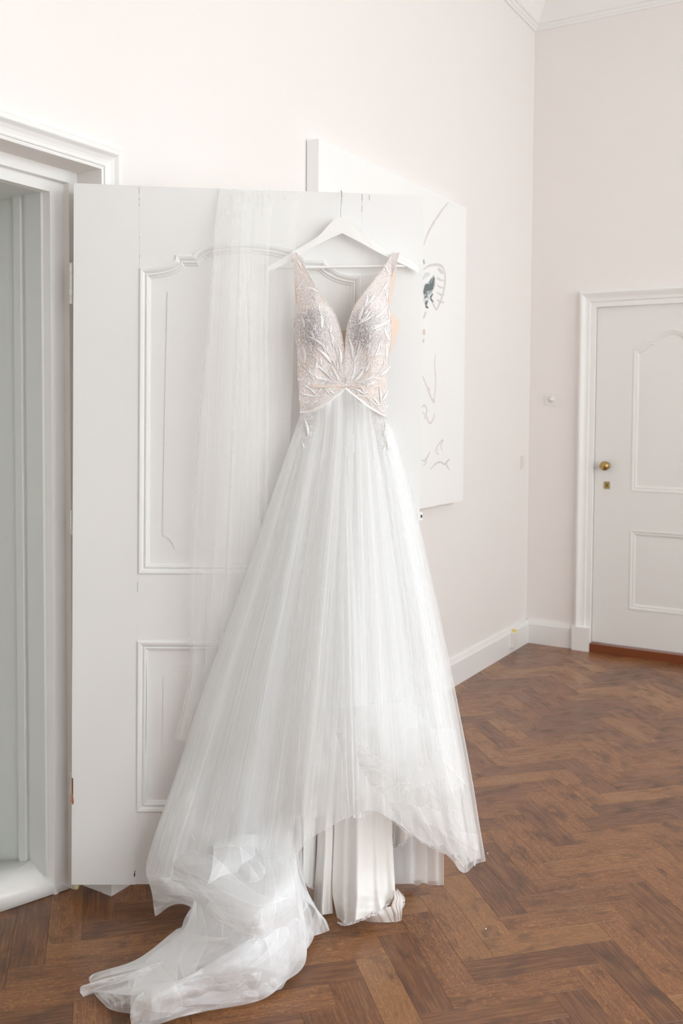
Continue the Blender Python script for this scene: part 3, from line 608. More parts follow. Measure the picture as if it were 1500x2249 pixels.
def crumple(u, v, seed, n=9, f0=1.5, f1=7, cr=None):
    """crisp random folds; cr collects how many times the cloth lies doubled"""
    r = np.random.default_rng(seed); s = np.zeros_like(u); tot = 0
    for k in range(n):
        a = r.random() * math.pi; f = f0 * (f1 / f0) ** r.random(); w = 1.0 / f
        q = (u * math.cos(a) + v * math.sin(a)) * f + r.random() * 5 + 0.12 * np.sin(4 * (u * math.sin(a) - v * math.cos(a)) + r.random() * 6)
        m = np.clip(np.sin(3 * (u * math.sin(a) - v * math.cos(a)) + r.random() * 6) + 0.4, 0, 1)
        s += w * tri(q) * m; tot += w
    if cr is not None:
        for k in range(16):                                 # doubled flaps: wedges bounded by two crisp fold lines
            cx, cy = r.random(), r.random(); a = r.normal(0.3, .7) + (math.pi / 2 if r.random() < .3 else 0); op = r.uniform(.12, .5); ln = r.uniform(.25, .8)
            dx, dy = u - cx, v - cy; dx = dx + .05 * np.sin(dy * 7 + k)
            s1 = dx * math.sin(a) - dy * math.cos(a); s2 = -(dx * math.sin(a + op) - dy * math.cos(a + op)); al = dx * math.cos(a + op / 2) + dy * math.sin(a + op / 2)
            ins = np.clip(s1 / .004 + .5, 0, 1) * np.clip(s2 / .004 + .5, 0, 1) * np.clip((ln - al) / .08, 0, 1)
            e = (np.exp(-(s1 / .0035) ** 2) * (s2 > 0) + np.exp(-(s2 / .0035) ** 2) * (s1 > 0)) * np.clip((ln - al) / .08, 0, 1)
            g = r.uniform(.5, 1.3); cr += g * ins + 1.1 * g * e
    return s / tot
def setattr_f(o, name, a):
    t_ = o.data.attributes.new(name, 'FLOAT', 'POINT'); t_.data.foreach_set('value', np.asarray(a, np.float32).ravel())
def hanging(name, rows, mat, parent, nu=360, nv=110, folds=((14, 1), (31, .7), (63, .4)), amp=(0.004, 0.02), seed=1, lat=0.0, uvs=(1, 1), sharp=0.0, vpow=1.0, drift=0.4, jag=0.0, lines=0, crum=None):
    """control rows of (px, py, off): cloth hanging in front of the open door, folds running down it"""
    C = grid_interp(rows, nu, nv); u = np.linspace(0, 1, nu)[None].repeat(nv, 0); v = np.linspace(0, 1, nv)[:, None].repeat(nu, 1)
    w = wave(u + drift * 0.02 * np.sin(v * 3 + u * 9), folds, seed, sharp)
    a = amp[0] + (amp[1] - amp[0]) * v ** vpow
    px = C[..., 0] + lat * v * wave(u, folds, seed + 5) ; py = C[..., 1] + jag * v ** 6 * wave(u, folds, seed + 9)
    off = C[..., 2] + a * (w + 0.3)
    cw = 0
    if crum:
        mk = np.clip((v - crum[1]) / .15, 0, 1) * np.clip((crum[2] - u) / .15, 0, 1); cw = np.zeros_like(u)
        off = off + crum[0] * mk * crumple(u * 1.5, v * 1.5, seed + 3, cr=cw); cw = cw * mk * .7
    P = DP(px.ravel(), py.ravel(), off.ravel()).reshape(nv, nu, 3); P[..., 2] = np.maximum(P[..., 2], 0.003)
    o = grid_mesh(name, P, mat, parent, np.array(parent.location), uvs=uvs)
    if lines:
        rr = np.random.default_rng(seed + 77); d_ = np.zeros((nv, nu))
        for _ in range(lines):                              # gathers pressed into thin doubled folds, each running part of the way
            c = rr.random(); s0 = rr.uniform(-.2, .7); l = rr.uniform(.3, .9); dr_ = rr.normal(0, .02)
            d_ += rr.uniform(.2, 1.1) * np.exp(-((u - c - dr_ * v + .004 * np.sin(v * 5 + c * 30)) / rr.uniform(.0012, .0035)) ** 2) * np.clip((v - s0) * 6, 0, 1) * np.clip((s0 + l - v) * 4, 0, 1) * (.3 + .7 * v)
        setattr_f(o, 'folded', d_ + cw)
    return o, P
def edge_tube(name, P, rad, mat, parent, origin, step=1):
    bm = bmesh.new(); tube(bm, [tuple(p - origin) for p in P[::step]], rad, 5); o = bm_obj(name, bm, mat, parent, smooth=True); return o

# ================================================================== VEIL
ve = empty('bridal_veil', tuple(DP([560], [1000], [0.06])[0]), 'long sheer tulle veil draped over the top of the open door left of the dress', 'veil')
vo_ = np.array(ve.location)
def veil_layer(L, Rr, o0, o1, seed, top=(415, 421)):
    rows = []
    ysL = [top[0], 520, 700, 900, 1100, 1260, 1400, 1500, 1620]
    for i, y in enumerate(ysL):
        xl = L[i]; xr = Rr[i]; f = i / (len(ysL) - 1)
        ot = [0.008, 0.040, 0.070, 0.066, 0.055, 0.052, 0.05, 0.05, 0.055][i] if o0 is None else o0 + (o1 - o0) * f
        rows.append([(xl + (xr - xl) * t, (y if i else top[0] + (top[1] - top[0]) * t) + (12 * math.sin(t * 5) if i == 8 else 0), (ot if i else 0.006)) for t in (0, .25, .5, .75, 1)])
    rows.insert(1, [(a + (c - a) * .4, b + (d - b) * .4, .022) for (a, b, _), (c, d, _) in zip(rows[0], rows[1])])
    if seed == 11:                                          # the part lying over the door's top edge and down its back
        TP = [DP([a for a, _, _ in rows[0]], [b - .3 for _, b, _ in rows[0]], [o_] * 5) for o_ in (.006, -.045)]
        TP[1][:, 2] = TP[0][:, 2] + 0.001; TP.append(TP[1] + np.array([0, 0, -.09]) - .006 * np.array([dn[0], dn[1], 0])); grid_mesh('veil_top', np.array(TP), M_VEIL, ve, vo_)
    C = grid_interp(rows, 240, 150)
    u = np.linspace(0, 1, 240)[None].repeat(150, 0); v = np.clip((C[..., 1] - 470) / 300, 0, 1)
    w = wave(u, ((3, 1), (7, .5), (15, .22)), seed, 0.0)
    yv = C[..., 1]; sm = np.clip((yv - 418) / 240, 0, 1); sm = sm * sm * (3 - 2 * sm)
    off = C[..., 2] + 0.003 * sm * w * (C[..., 2] > 0) + {11: 0.0, 12: 0.012, 14: 0.024}[seed] * sm * np.clip((1750 - yv) / 200, 0, 1) + {11: 0.0, 12: 0.003, 14: 0.006}[seed] * (C[..., 2] > 0)
    P = DP(C[..., 0].ravel(), C[..., 1].ravel(), off.ravel()).reshape(150, 240, 3)
    return grid_mesh('veil_layer', P, M_VEIL, ve, vo_)
veil_layer([480, 471, 464, 456, 449, 445, 430, 418, 392], [654, 650, 646, 640, 625, 610, 590, 570, 550], None, 0, 11)
veil_layer([512, 508, 500, 490, 478, 468, 455, 445, 420], [602, 592, 588, 590, 588, 580, 565, 550, 530], None, 0, 12)
veil_layer([482, 470, 455, 436, 424, 416, 413, 412, 383], [548, 552, 560, 568, 570, 565, 555, 545, 520], None, 0, 14)

# ================================================================== DRESS
dr = empty('wedding_dress', tuple(DP([755], [900], [0.08])[0]), 'sleeveless white wedding dress with beaded bodice and long tulle train, hanging on the open door', 'dress')
do_ = np.array(dr.location)
oL = [(643, 552), (645, 571), (648, 603), (652, 640), (653, 683), (647, 701), (645, 717), (651, 755), (653, 795), (653, 832), (656, 853), (657, 880), (659, 907)]
iL = [(652, 556), (667, 581), (685, 613), (704, 645), (720, 667), (736, 690), (745, 715), (752, 744), (755.5, 773), (756, 800), (756.5, 832), (757, 853)]
oR = [(877, 556), (871, 576), (861, 608), (855, 640), (855, 667), (857, 688), (860, 715), (860, 744), (856, 773), (853, 800), (851, 832), (849, 853), (848, 880), (847, 914)]
iR = [(863, 553), (843, 587), (821, 616), (800, 643), (781, 669), (771, 693), (763, 717), (759.5, 744), (757.5, 773), (757, 800), (757, 832), (757, 853)]
def atx(pts, y):
    p = np.array(pts); return np.interp(y, p[:, 1], p[:, 0])
def trimL(x): return np.interp(x, [659, 680, 700, 720, 740, 757], [907, 905, 895, 882, 866, 853])
def trimR(x): return np.interp(x, [757, 775, 795, 815, 835, 848], [853, 868, 884, 898, 909, 915])
def boff(px, py):
    px = np.asarray(px, float); py = np.asarray(py, float)
    c = 0.038 * np.exp(-((px - 700) / 30) ** 2 - ((py - 728) / 50) ** 2) + 0.038 * np.exp(-((px - 812) / 30) ** 2 - ((py - 728) / 50) ** 2)
    e = np.minimum(np.abs(px - 645), np.abs(px - 860)); s = 0.03 * np.clip(e / 45, 0, 1) ** 0.6
    t = np.clip((py - 555) / 90, 0, 1)
    return 0.060 + (c + s) * t + 0.004 * np.sin(px * .09 + py * .05) * np.clip((py - 760) / 60, 0, 1)
def bodice(side):
    o_, i_ = (oL, iL) if side < 0 else (oR, iR); nu, nv = 40, 110
    ys = np.concatenate([np.linspace(555, 853, nv - 16), np.linspace(856, 912, 16)]); PX = np.zeros((nv, nu)); PY = np.zeros((nv, nu)); t = np.linspace(0, 1, nu)
    for r, y in enumerate(ys):
        if y <= 853: a = atx(o_, y); b = atx(i_, y); PX[r] = a + (b - a) * t; PY[r] = y
        else:
            a = atx(o_, y); X = a + (757 - a) * t; cap = (trimL if side < 0 else trimR)(X); PX[r] = X; PY[r] = np.minimum(y, np.maximum(cap, 853))
    off = boff(PX, PY); P = DP(PX.ravel(), PY.ravel(), off.ravel()).reshape(nv, nu, 3)
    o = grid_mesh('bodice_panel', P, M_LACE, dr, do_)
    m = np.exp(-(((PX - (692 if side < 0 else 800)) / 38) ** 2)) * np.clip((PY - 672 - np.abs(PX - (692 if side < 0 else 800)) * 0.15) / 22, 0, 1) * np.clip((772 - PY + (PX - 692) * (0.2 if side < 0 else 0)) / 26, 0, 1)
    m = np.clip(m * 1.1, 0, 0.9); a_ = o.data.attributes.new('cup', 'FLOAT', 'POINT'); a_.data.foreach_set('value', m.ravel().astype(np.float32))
    md = o.modifiers.new('s', 'SOLIDIFY'); md.thickness = 0.002; md.offset = 1 if side < 0 else -1
    return o
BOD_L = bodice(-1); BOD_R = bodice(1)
# sequins
def inside(px, py):
    if py < 556: return False
    if px < 757:
        return atx(oL, py) < px < (atx(iL, py) if py < 853 else 757) and (py < 853 or py < trimL(px))
    return (atx(iR, py) if py < 853 else 757) < px < atx(oR, py) and (py < 853 or py < trimR(px))
def discs(name, pts, rmin, rmax, mat, tilt=0.5):
    V = []; F = []
    for P, nrm in pts:
        n_ = Vector(nrm) + Vector((random.gauss(0, tilt), random.gauss(0, tilt), random.gauss(0, tilt))); n_.normalize()
        a = n_.orthogonal().normalized(); b = n_.cross(a); r = random.uniform(rmin, rmax); th = random.random() * 6; b0 = len(V)
        for k in range(5): V.append(np.array(P) + np.array(a) * r * math.cos(th + k * 1.2566) + np.array(b) * r * math.sin(th + k * 1.2566))
        F.append(tuple(range(b0, b0 + 5)))
    o = mesh(name, V, F, mat, dr); o['kind'] = 'stuff'; return o
nrm = np.array([dn[0], dn[1], 0.1]); pts = []
while len(pts) < 8500:
    x = random.uniform(643, 878); y = random.uniform(556, 912)
    if inside(x, y): pts.append((DP([x], [y], [boff(x, y) + 0.002])[0] - do_, nrm))
discs('sequins', pts, 0.0007, 0.0016, M_SEQUIN)
# embroidered leaves, each sitting on the bodice
def leaf(x, y, ang, L_, W_, offf=boff, lift=0.0016):
    W_ *= 0.8
    a = math.radians(ang); d = np.array([math.cos(a), -math.sin(a)]); s = np.array([-d[1], d[0]]); V = []; F = []; n = 9
    for i in range(n):
        t = i / (n - 1); w = W_ * 0.5 * (math.sin(math.pi * t ** 0.8) ** 0.8 if 0 < t < 1 else 0.04); c = np.array([x, y]) + d * L_ * t + s * 0.06 * L_ * math.sin(math.pi * t)
        for k, lf in ((-1, 0), (0, 0.0007), (1, 0)):
            q = c + s * w * k; V.append(DP([q[0]], [q[1]], [float(offf(q[0], q[1])) + lift + lf])[0] - do_)
        if i:
            b = 3 * i; F += [(b - 3, b - 2, b + 1, b), (b - 2, b - 1, b + 2, b + 1)]
    o = mesh('leaf_applique', V, F, M_LEAF, dr if offf is not boff else (BOD_L if x < 757 else BOD_R), smooth=True); md = o.modifiers.new('s', 'SOLIDIFY'); md.thickness = 0.0008; return o
LEAVES = [(702, 643, 160, 36, 8), (650, 640, 60, 26, 5), (676, 690, 175, 26, 5), (668, 720, 105, 28, 7), (706, 722, 92, 36, 9), (690, 748, 112, 26, 7), (732, 762, 103, 34, 8), (716, 776, 118, 34, 7),
          (712, 762, 148, 44, 8), (668, 800, 96, 46, 10), (692, 812, 84, 30, 7), (728, 800, 133, 48, 10), (748, 800, 96, 40, 8), (730, 834, 140, 52, 11), (722, 838, 165, 34, 8), (690, 838, 120, 30, 7), (744, 838, 118, 40, 7),
          (785, 705, 72, 40, 9), (782, 716, 48, 50, 8), (784, 712, 32, 44, 7), (806, 668, 55, 34, 9), (800, 676, 78, 30, 9), (822, 700, 45, 44, 8), (818, 722, 28, 44, 9), (820, 716, 12, 36, 8), (845, 715, -72, 40, 8), (856, 700, 100, 24, 6),
          (774, 790, 100, 50, 9), (775, 796, 60, 42, 12), (782, 778, 76, 34, 7), (806, 780, 80, 30, 6), (822, 788, 72, 44, 8), (848, 792, 92, 44, 7), (834, 826, 42, 34, 11), (800, 820, 70, 34, 8), (776, 838, 52, 40, 10), (782, 842, 25, 40, 9),
          (770, 836, 75, 38, 7), (800, 846, 15, 32, 8), (700, 846, 30, 22, 6), (668, 866, 160, 14, 5), (694, 868, 140, 34, 8), (690, 872, 172, 32, 7), (697, 864, 60, 20, 7), (700, 880, 210, 36, 7), (724, 868, 130, 26, 7), (736, 866, 155, 24, 6),
          (800, 868, 150, 34, 7), (804, 872, 175, 30, 6), (800, 862, 120, 20, 6), (838, 880, 60, 30, 7), (836, 884, 95, 34, 7), (832, 890, 130, 24, 6), (842, 900, 40, 18, 5), (850, 660, 100, 24, 5), (852, 600, 115, 26, 5), (661, 590, 115, 22, 5), (838, 640, 60, 28, 7)]
for q in LEAVES: leaf(*q)
for p in ([(756, 842), (735, 800), (700, 740), (672, 690)], [(756, 842), (722, 820), (690, 780), (668, 740)], [(756, 842), (745, 790), (725, 730), (700, 680), (690, 640)], [(757, 842), (775, 790), (790, 730), (800, 690), (830, 650)],
          [(757, 842), (785, 790), (815, 740), (850, 690)], [(757, 842), (800, 800), (840, 760), (856, 720)], [(757, 842), (700, 835), (664, 800)], [(757, 842), (820, 830), (850, 790)], [(757, 848), (720, 860), (690, 880), (665, 895)], [(757, 848), (790, 860), (825, 890), (842, 908)]):
    q = crom(p, 9)                                          # small leaves alternating along each stem
    for k in range(2, 9):
        g = q[k] - q[k - 1]; a = math.degrees(math.atan2(-g[1], g[0])) + (26 if k % 2 else -26) + random.uniform(-8, 8)
        l_ = random.uniform(13, 22); w_ = random.uniform(3.5, 5.5); ra = math.radians(a)
        if inside(q[k][0] + math.cos(ra) * (l_ + 4), q[k][1] - math.sin(ra) * (l_ + 4)): leaf(q[k][0], q[k][1], a, l_, w_)
# stems
bm = bmesh.new()
def bline(p, r=0.0008, lift=0.003):
    q = crom(p, 14); tube(bm, [tuple(DP([a], [b], [float(boff(a, b)) + lift])[0] - do_) for a, b in q], r, 5)
for p in ([(756, 842), (735, 800), (700, 740), (672, 690)], [(756, 842), (722, 820), (690, 780), (668, 740)], [(756, 842), (745, 790), (725, 730), (700, 680), (690, 640)], [(757, 842), (775, 790), (790, 730), (800, 690), (830, 650)],
          [(757, 842), (785, 790), (815, 740), (850, 690)], [(757, 842), (800, 800), (840, 760), (856, 720)], [(757, 842), (700, 835), (664, 800)], [(757, 842), (820, 830), (850, 790)], [(757, 848), (720, 860), (690, 880), (665, 895)], [(757, 848), (790, 860), (825, 890), (842, 908)],
          [(653, 684), (668, 679), (690, 681), (706, 700)]): bline(p)
o = bm_obj('embroidered_stems', bm, M_LEAF, dr, smooth=True); o['kind'] = 'stuff'
# beads on the edges
def beads(name, path, step, r, offf, mat=M_BEAD, parent=None):
    q = crom(path, 400); d = np.r_[0, np.cumsum(np.hypot(*np.diff(q[:, :2], axis=0).T))]; bm = bmesh.new()
    for s in np.arange(0, d[-1], step):
        x = np.interp(s, d, q[:, 0]); y = np.interp(s, d, q[:, 1]); P = DP([x], [y], [float(offf(x, y)) + 0.002])[0] - do_
        bmesh.ops.create_icosphere(bm, subdivisions=1, radius=r * random.uniform(.85, 1.1), matrix=Matrix.Translation(Vector(P)))
    o = bm_obj(name, bm, mat, parent or dr, smooth=True); o['kind'] = 'stuff'; return o
beads('bead_trim', iL, 2.9, 0.0017, boff); beads('bead_trim', iR, 2.9, 0.0017, boff); beads('bead_trim', oR[:10], 2.9, 0.0016, boff); beads('bead_trim', oL[:8], 3.1, 0.0014, boff)
# V-shaped waist trim
for pth in ([(659, 907), (680, 905), (700, 896), (720, 883), (740, 867), (757, 853)], [(757, 853), (775, 868), (795, 884), (815, 899), (835, 910), (848, 917)]):
    q = crom(pth, 30); V = []; F = []
    for i, (x, y) in enumerate(q):
        g = q[min(i + 1, 29)] - q[max(i - 1, 0)]; g /= np.linalg.norm(g); s = np.array([-g[1], g[0]])
        for k, lf in ((-4, .002), (-2, .006), (2, .006), (4, .002)):
            V.append(DP([x + s[0] * k], [y + s[1] * k], [float(boff(x, y)) + lf])[0] - do_)
        if i:
            for k in range(3): b = 4 * i + k; F.append((b - 4, b - 3, b + 1, b))
    mesh('waist_trim', V, F, M_LEAF, dr, smooth=True)
    beads('bead_trim', pth, 2.6, 0.0016, lambda a, b: boff(a, b) + 0.005)
# side and back lining, sheer back
def patch(name, rows, mat, nu=20, nv=24, parent=dr):
    C = grid_interp(rows, nu, nv); P = DP(C[..., 0].ravel(), C[..., 1].ravel(), C[..., 2].ravel()).reshape(nv, nu, 3); return grid_mesh(name, P, mat, parent, do_)
patch('back_strap', [[(866, 572, .036), (873, 572, .034)], [(861, 610, .036), (868, 613, .03)], [(857, 645, .045), (862, 648, .03)], [(853, 668, .05), (857, 670, .04)]], M_NUDE)
patch('back_strap', [[(646, 572, .036), (652, 572, .034)], [(648, 600, .036), (656, 613, .03)], [(648, 640, .045), (658, 648, .03)], [(650, 668, .05), (660, 670, .04)]], M_NUDE)
patch('side_panel', [[(852, 674, .05), (857, 680, .04)], [(853, 692, .05), (868, 696, .03)], [(854, 708, .05), (877, 711, .02)], [(853, 742, .05), (869, 744, .028)], [(850, 773, .05), (858, 774, .04)], [(848, 800, .05), (853, 800, .045)]], M_NUDE)
rb = [(664, 585), (675, 600), (700, 604), (757, 606), (812, 604), (838, 598), (846, 585)]
patch('sheer_back', [[(x, y, .030) for x, y in rb], [(656, 680, .026), (690, 680, .026), (757, 682, .024), (820, 680, .026), (852, 680, .03)], [(658, 780, .028), (690, 780, .028), (757, 780, .028), (820, 780, .028), (852, 780, .03)], [(660, 860, .03), (690, 860, .03), (757, 860, .03), (820, 860, .03), (846, 860, .03)]], M_MESH, 40, 40)
patch('back_lining', [[(742, 722, .034), (757, 726, .034), (772, 722, .034)], [(735, 760, .036), (757, 760, .036), (778, 760, .036)], [(735, 840, .036), (757, 840, .036), (778, 840, .036)]], M_NUDE)
M_SEAM = satin('seam_nude', (0.80, 0.68, 0.60), 0.6)
patch('waist_seam', [[(654, 844, .066), (690, 845, .092), (757, 849, .096), (812, 846, .092), (851, 843, .066)], [(655, 848, .067), (690, 851, .093), (757, 851, .094), (812, 851, .093), (850, 849, .067)]], M_SEAM, 40, 4)

# satin skirt under the tulle, in hanging panels
def rows_of(tbl):
    """tbl: (y-left, x-left, y-right, x-right, off-left, off-mid, off-right)"""
    out = []
    for yl, xl, yr, xr, a, b, c in tbl:
        out.append([(xl + (xr - xl) * t, yl + (yr - yl) * t, np.interp(t, [0, .5, 1], [a, b, c])) for t in (0, .25, .5, .75, 1)])
    return out
hanging('satin_panel', rows_of([(900, 662, 900, 846, .045, .07, .045), (1100, 655, 1100, 858, .05, .08, .05), (1300, 650, 1300, 868, .055, .09, .055), (1500, 645, 1500, 876, .06, .10, .06), (1700, 642, 1700, 884, .07, .11, .07), (1830, 644, 1830, 880, .08, .11, .08)]),
        satin('blush_lining', (0.86, 0.80, 0.775), 0.5), dr, 200, 60, ((3, 1), (6, .3)), (0.002, 0.012), 21)
_, Ps1 = hanging('satin_panel', rows_of([(1700, 640, 1700, 700, .09, .115, .085), (1800, 640, 1800, 696, .10, .125, .09), (1870, 641, 1880, 693, .105, .13, .09), (1924, 641, 1950, 690, .11, .135, .095)]), M_SATIN, dr, 60, 40, ((1.2, 1), (3, .4)), (0.003, 0.006), 22)
_, Ps2 = hanging('satin_panel', rows_of([(1700, 700, 1700, 738, .09, .125, .10), (1850, 697, 1850, 734, .10, .14, .11), (1960, 690, 1970, 730, .11, .155, .12), (2008, 688, 2005, 731, .12, .165, .12), (2012, 700, 1998, 730, .12, .15, .11)]), M_SATIN, dr, 50, 50, ((1, 1), (3, .4)), (0.002, 0.008), 23)
_, Ps3 = hanging('satin_panel', [[(738 + 130 * t, 1700, .11 + .05 * math.sin(math.pi * t)) for t in (0, .25, .5, .75, 1)], [(735 + 126 * t, 1800, .12 + .05 * math.sin(math.pi * t)) for t in (0, .25, .5, .75, 1)],
        [(731 + 134 * t, 1900, .13 + .05 * math.sin(math.pi * t)) for t in (0, .25, .5, .75, 1)], [(730, 1960, .14), (763, 1960, .18), (798, 1955, .20), (833, 1945, .18), (867, 1935, .14)],
        [(737, 2000, .15), (763, 2000, .19), (798, 1990, .21), (835, 1974, .19), (868, 1958, .145)], [(743, 2028, .165), (763, 2027, .20), (798, 2015, .21), (838, 1996, .20), (869, 1966, .15)]],
        M_SATIN, dr, 150, 110, ((1.6, 1), (3.1, .35)), (0.004, 0.022), 24, crum=(.010, .5, 2))
hanging('satin_panel', [[(868, 1700, .08), (890, 1700, .09), (912, 1700, .07)], [(866, 1770, .08), (888, 1770, .10), (910, 1770, .08)], [(865, 1830, .09), (885, 1826, .11), (905, 1812, .09)], [(864, 1859, .09), (885, 1852, .11), (905, 1826, .09)]], M_SATIN, dr, 40, 40, ((1.5, 1),), (0.002, 0.006), 25)
# turned-back hem lying on the floor
fold = [[(880, 1962, 0.075), (884, 1975, .06)], [(862, 1976, 0.08), (886, 1990, .05)], [(848, 1992, .07), (884, 2002, .035)], [(838, 2000, .055), (882, 2008, .03)]]
def fpatch(name, rows, mat, nu=30, nv=30, cre=0.0012, seed=3, parent=dr):
    C = grid_interp(rows, nu, nv); u = np.linspace(0, 1, nu)[None].repeat(nv, 0); v = np.linspace(0, 1, nv)[:, None].repeat(nu, 1)
    z = C[..., 2] + cre * (wave(u + .3 * v, ((3, 1), (7, .5)), seed) + 1); P = FL(C[..., 0].ravel(), C[..., 1].ravel(), np.maximum(z, .003).ravel()).reshape(nv, nu, 3)
    return grid_mesh(name, P, mat, parent, do_)
fpatch('folded_hem', [[(795, 2022, .004), (820, 2025, .004), (850, 2026, .004), (866, 2025, .004)], [(800, 2010, .03), (825, 2012, .035), (850, 2008, .035), (866, 2006, .035)], [(815, 1998, .05), (832, 1996, .055), (850, 1992, .06), (868, 1990, .055)]], M_SATIN)
fpatch('folded_hem', [[(866, 2026, .004), (882, 2022, .004)], [(866, 2008, .035), (883, 2004, .035)], [(860, 1990, .06), (884, 1988, .055)], [(866, 1972, .08), (885, 1972, .07)], [(866, 1955, .09), (878, 1958, .09)]], M_LACE)
def hemlace(path, w, seed, offf):
    q = crom(path, 60); pts = []
    for _ in range(int(len(path) * 170)):
        i = random.randrange(60); x, y, z = q[i]; P = DP([x + random.gauss(0, 1.2)], [y + random.uniform(-w, w)], [z + random.gauss(0, .002)])[0]; P[2] = max(P[2], .002); pts.append((P - do_, nrm))
    discs('hem_sequins', pts, 0.0009, 0.002, M_SEQUIN, .7)
hemlace([(743, 2031, .168), (765, 2029, .2), (798, 2017, .21), (838, 1998, .20), (869, 1969, .15)], 3, 1, None)
hemlace([(641, 1925, .11), (665, 1938, .135), (690, 1952, .095)], 2.5, 2, None); hemlace([(865, 1861, .09), (885, 1853, .11), (905, 1828, .09)], 3, 3, None); hemlace([(872, 1958, .12), (886, 1975, .10), (884, 1990, .10)], 6, 3, None)
# lace and sequins running down the hips under the tulle
pts = []
for _ in range(1500):
    y = 905 + 260 * random.random() ** 1.5; cx = random.choice((680, 686, 838, 842)); x = random.gauss(cx, 11 - (y - 905) * 0.02)
    if 660 < x < 852: pts.append((DP([x], [y], [0.09])[0] - do_, nrm))
discs('sequins', pts, 0.0006, 0.0013, M_SEQUIN)
for q in [(676, 960, 100, 40, 8), (692, 990, 80, 40, 8), (668, 1010, 96, 40, 8), (684, 1040, 88, 36, 7), (672, 1070, 100, 34, 7), (690, 1090, 76, 34, 7), (842, 960, 84, 40, 8), (852, 990, 100, 36, 8), (838, 1010, 80, 40, 8), (848, 1060, 96, 36, 8), (850, 1110, 84, 34, 7)]:
    leaf(*q, offf=lambda a, b: 0.085)

# ---- tulle overskirt
xl = lambda y: np.interp(y, [905, 930, 1000, 1100, 1200, 1300, 1400, 1500, 1600, 1700, 1800, 1900], [660, 652, 628, 592, 562, 528, 490, 452, 420, 388, 352, 322])
xr = lambda y: np.interp(y, [912, 930, 1000, 1100, 1200, 1300, 1400, 1500, 1600, 1700, 1800, 1887], [848, 858, 882, 908, 932, 954, 975, 996, 1014, 1034, 1050, 1065])
TT = [0, .1, .2, .3, .4, .5, .6, .7, .8, .9, .95, 1]
def skirt_rows(hem, sx=0.0, dx=0.0, o0=0.075, o1=0.26, side=0.06, shrink=0.0):
    """hem: list of 11 (px, py)"""
    top = [(660 + (848 - 660) * t, (907 if t < 1 else 914) if t in (0, 1) else float((trimL if t < .5 else trimR)(660 + 188 * t)) + 1, float(boff(660 + 188 * t, 880)) + 0.004) for t in TT]
    rows = [top]
    for f in (0.04, .12, .24, .38, .52, .66, .8, .92, 1.0):
        r = []
        for k, t in enumerate(TT):
            hx, hy = hem[k]; y = 905 + (hy - 905) * f
            # the edges follow the measured silhouette, the inside runs straight from the gather to the hem
            sx_ = 660 + 188 * t; lin = sx_ + (hx - sx_) * f
            eL = xl(y) + shrink * f; eR = xr(y) - shrink * f
            wL = max(0, 1 - t / .35); wR = max(0, (t - .65) / .35)
            x = lin + wL ** 1.5 * (eL - (660 + (hem[0][0] - 660) * f)) * (1 if f < 1 else 0) + wR ** 1.5 * (eR - (848 + (hem[-1][0] - 848) * f)) * (1 if f < 1 else 0)
            arc = math.sin(math.pi * min(max(t, 0), 1)) ** 0.7
            r.append((x, y, 0.06 + side * f + (o0 + (o1 - o0) * f - 0.05) * arc))
        rows.append(r)
    return rows
HEM_A = [(322, 1900), (395, 1965), (475, 2000), (555, 1985), (625, 1910), (694, 1832), (768, 1796), (826, 1778), (905, 1836), (985, 1884), (1022, 1913), (1065, 1887)]
HEM_B = [(340, 1880), (420, 1915), (500, 1925), (590, 1880), (660, 1800), (735, 1790), (795, 1794), (840, 1775), (900, 1835), (975, 1872), (1012, 1900), (1056, 1880)]
HEM_C = [(400, 1720), (455, 1760), (530, 1790), (610, 1770), (665, 1730), (720, 1690), (775, 1680), (830, 1690), (890, 1720), (955, 1740), (985, 1745), (1020, 1730)]
FO = ((5, 1), (11, .36), (23, .09), (47, .025))
oA, PA = hanging('tulle_layer', skirt_rows(HEM_A), M_TULLE, dr, 560, 130, FO, (0.002, 0.020), 31, lat=3, jag=6, lines=130, crum=(.035, .72, 2))
oB, PB = hanging('tulle_layer', skirt_rows(HEM_B, o1=.22, side=.05, shrink=8), M_TULLE, dr, 520, 120, FO, (0.002, 0.020), 32, lat=3, jag=5, lines=120, crum=(.03, .76, 2))
oC, PC = hanging('tulle_layer', skirt_rows(HEM_C, o1=.19, side=.04, shrink=16), M_TULLE_D, dr, 460, 110, FO, (0.002, 0.018), 33, lat=3, jag=8, lines=60)
HEM_D = [(460, 1600), (520, 1640), (580, 1660), (640, 1680), (690, 1700), (745, 1720), (790, 1710), (835, 1690), (880, 1670), (930, 1640), (955, 1630), (985, 1600)]
oD, PD = hanging('tulle_layer', skirt_rows(HEM_D, o1=.15, side=.03, shrink=30), M_TULLE_D, dr, 420, 100, FO, (0.002, 0.016), 34, lat=3, jag=8)
# back layer reaching the floor behind the satin
_, PE = hanging('tulle_layer', rows_of([(1500, 800, 1500, 968, .03, .04, .03), (1700, 830, 1700, 972, .02, .03, .02), (1850, 850, 1850, 974, .012, .02, .012), (1941, 855, 1941, 974, .012, .02, .012)]), M_TULLE, dr, 160, 60, ((2, 1), (5, .2)), (0.002, 0.006), 35, jag=3, lines=14)
_, PE2 = hanging('tulle_layer', rows_of([(1500, 820, 1500, 962, .02, .03, .02), (1700, 840, 1700, 964, .016, .02, .016), (1935, 860, 1938, 963, .010, .012, .010)]), M_TULLE_D, dr, 140, 60, ((2, 1), (5, .2)), (0.002, 0.004), 36, jag=3, lines=10)
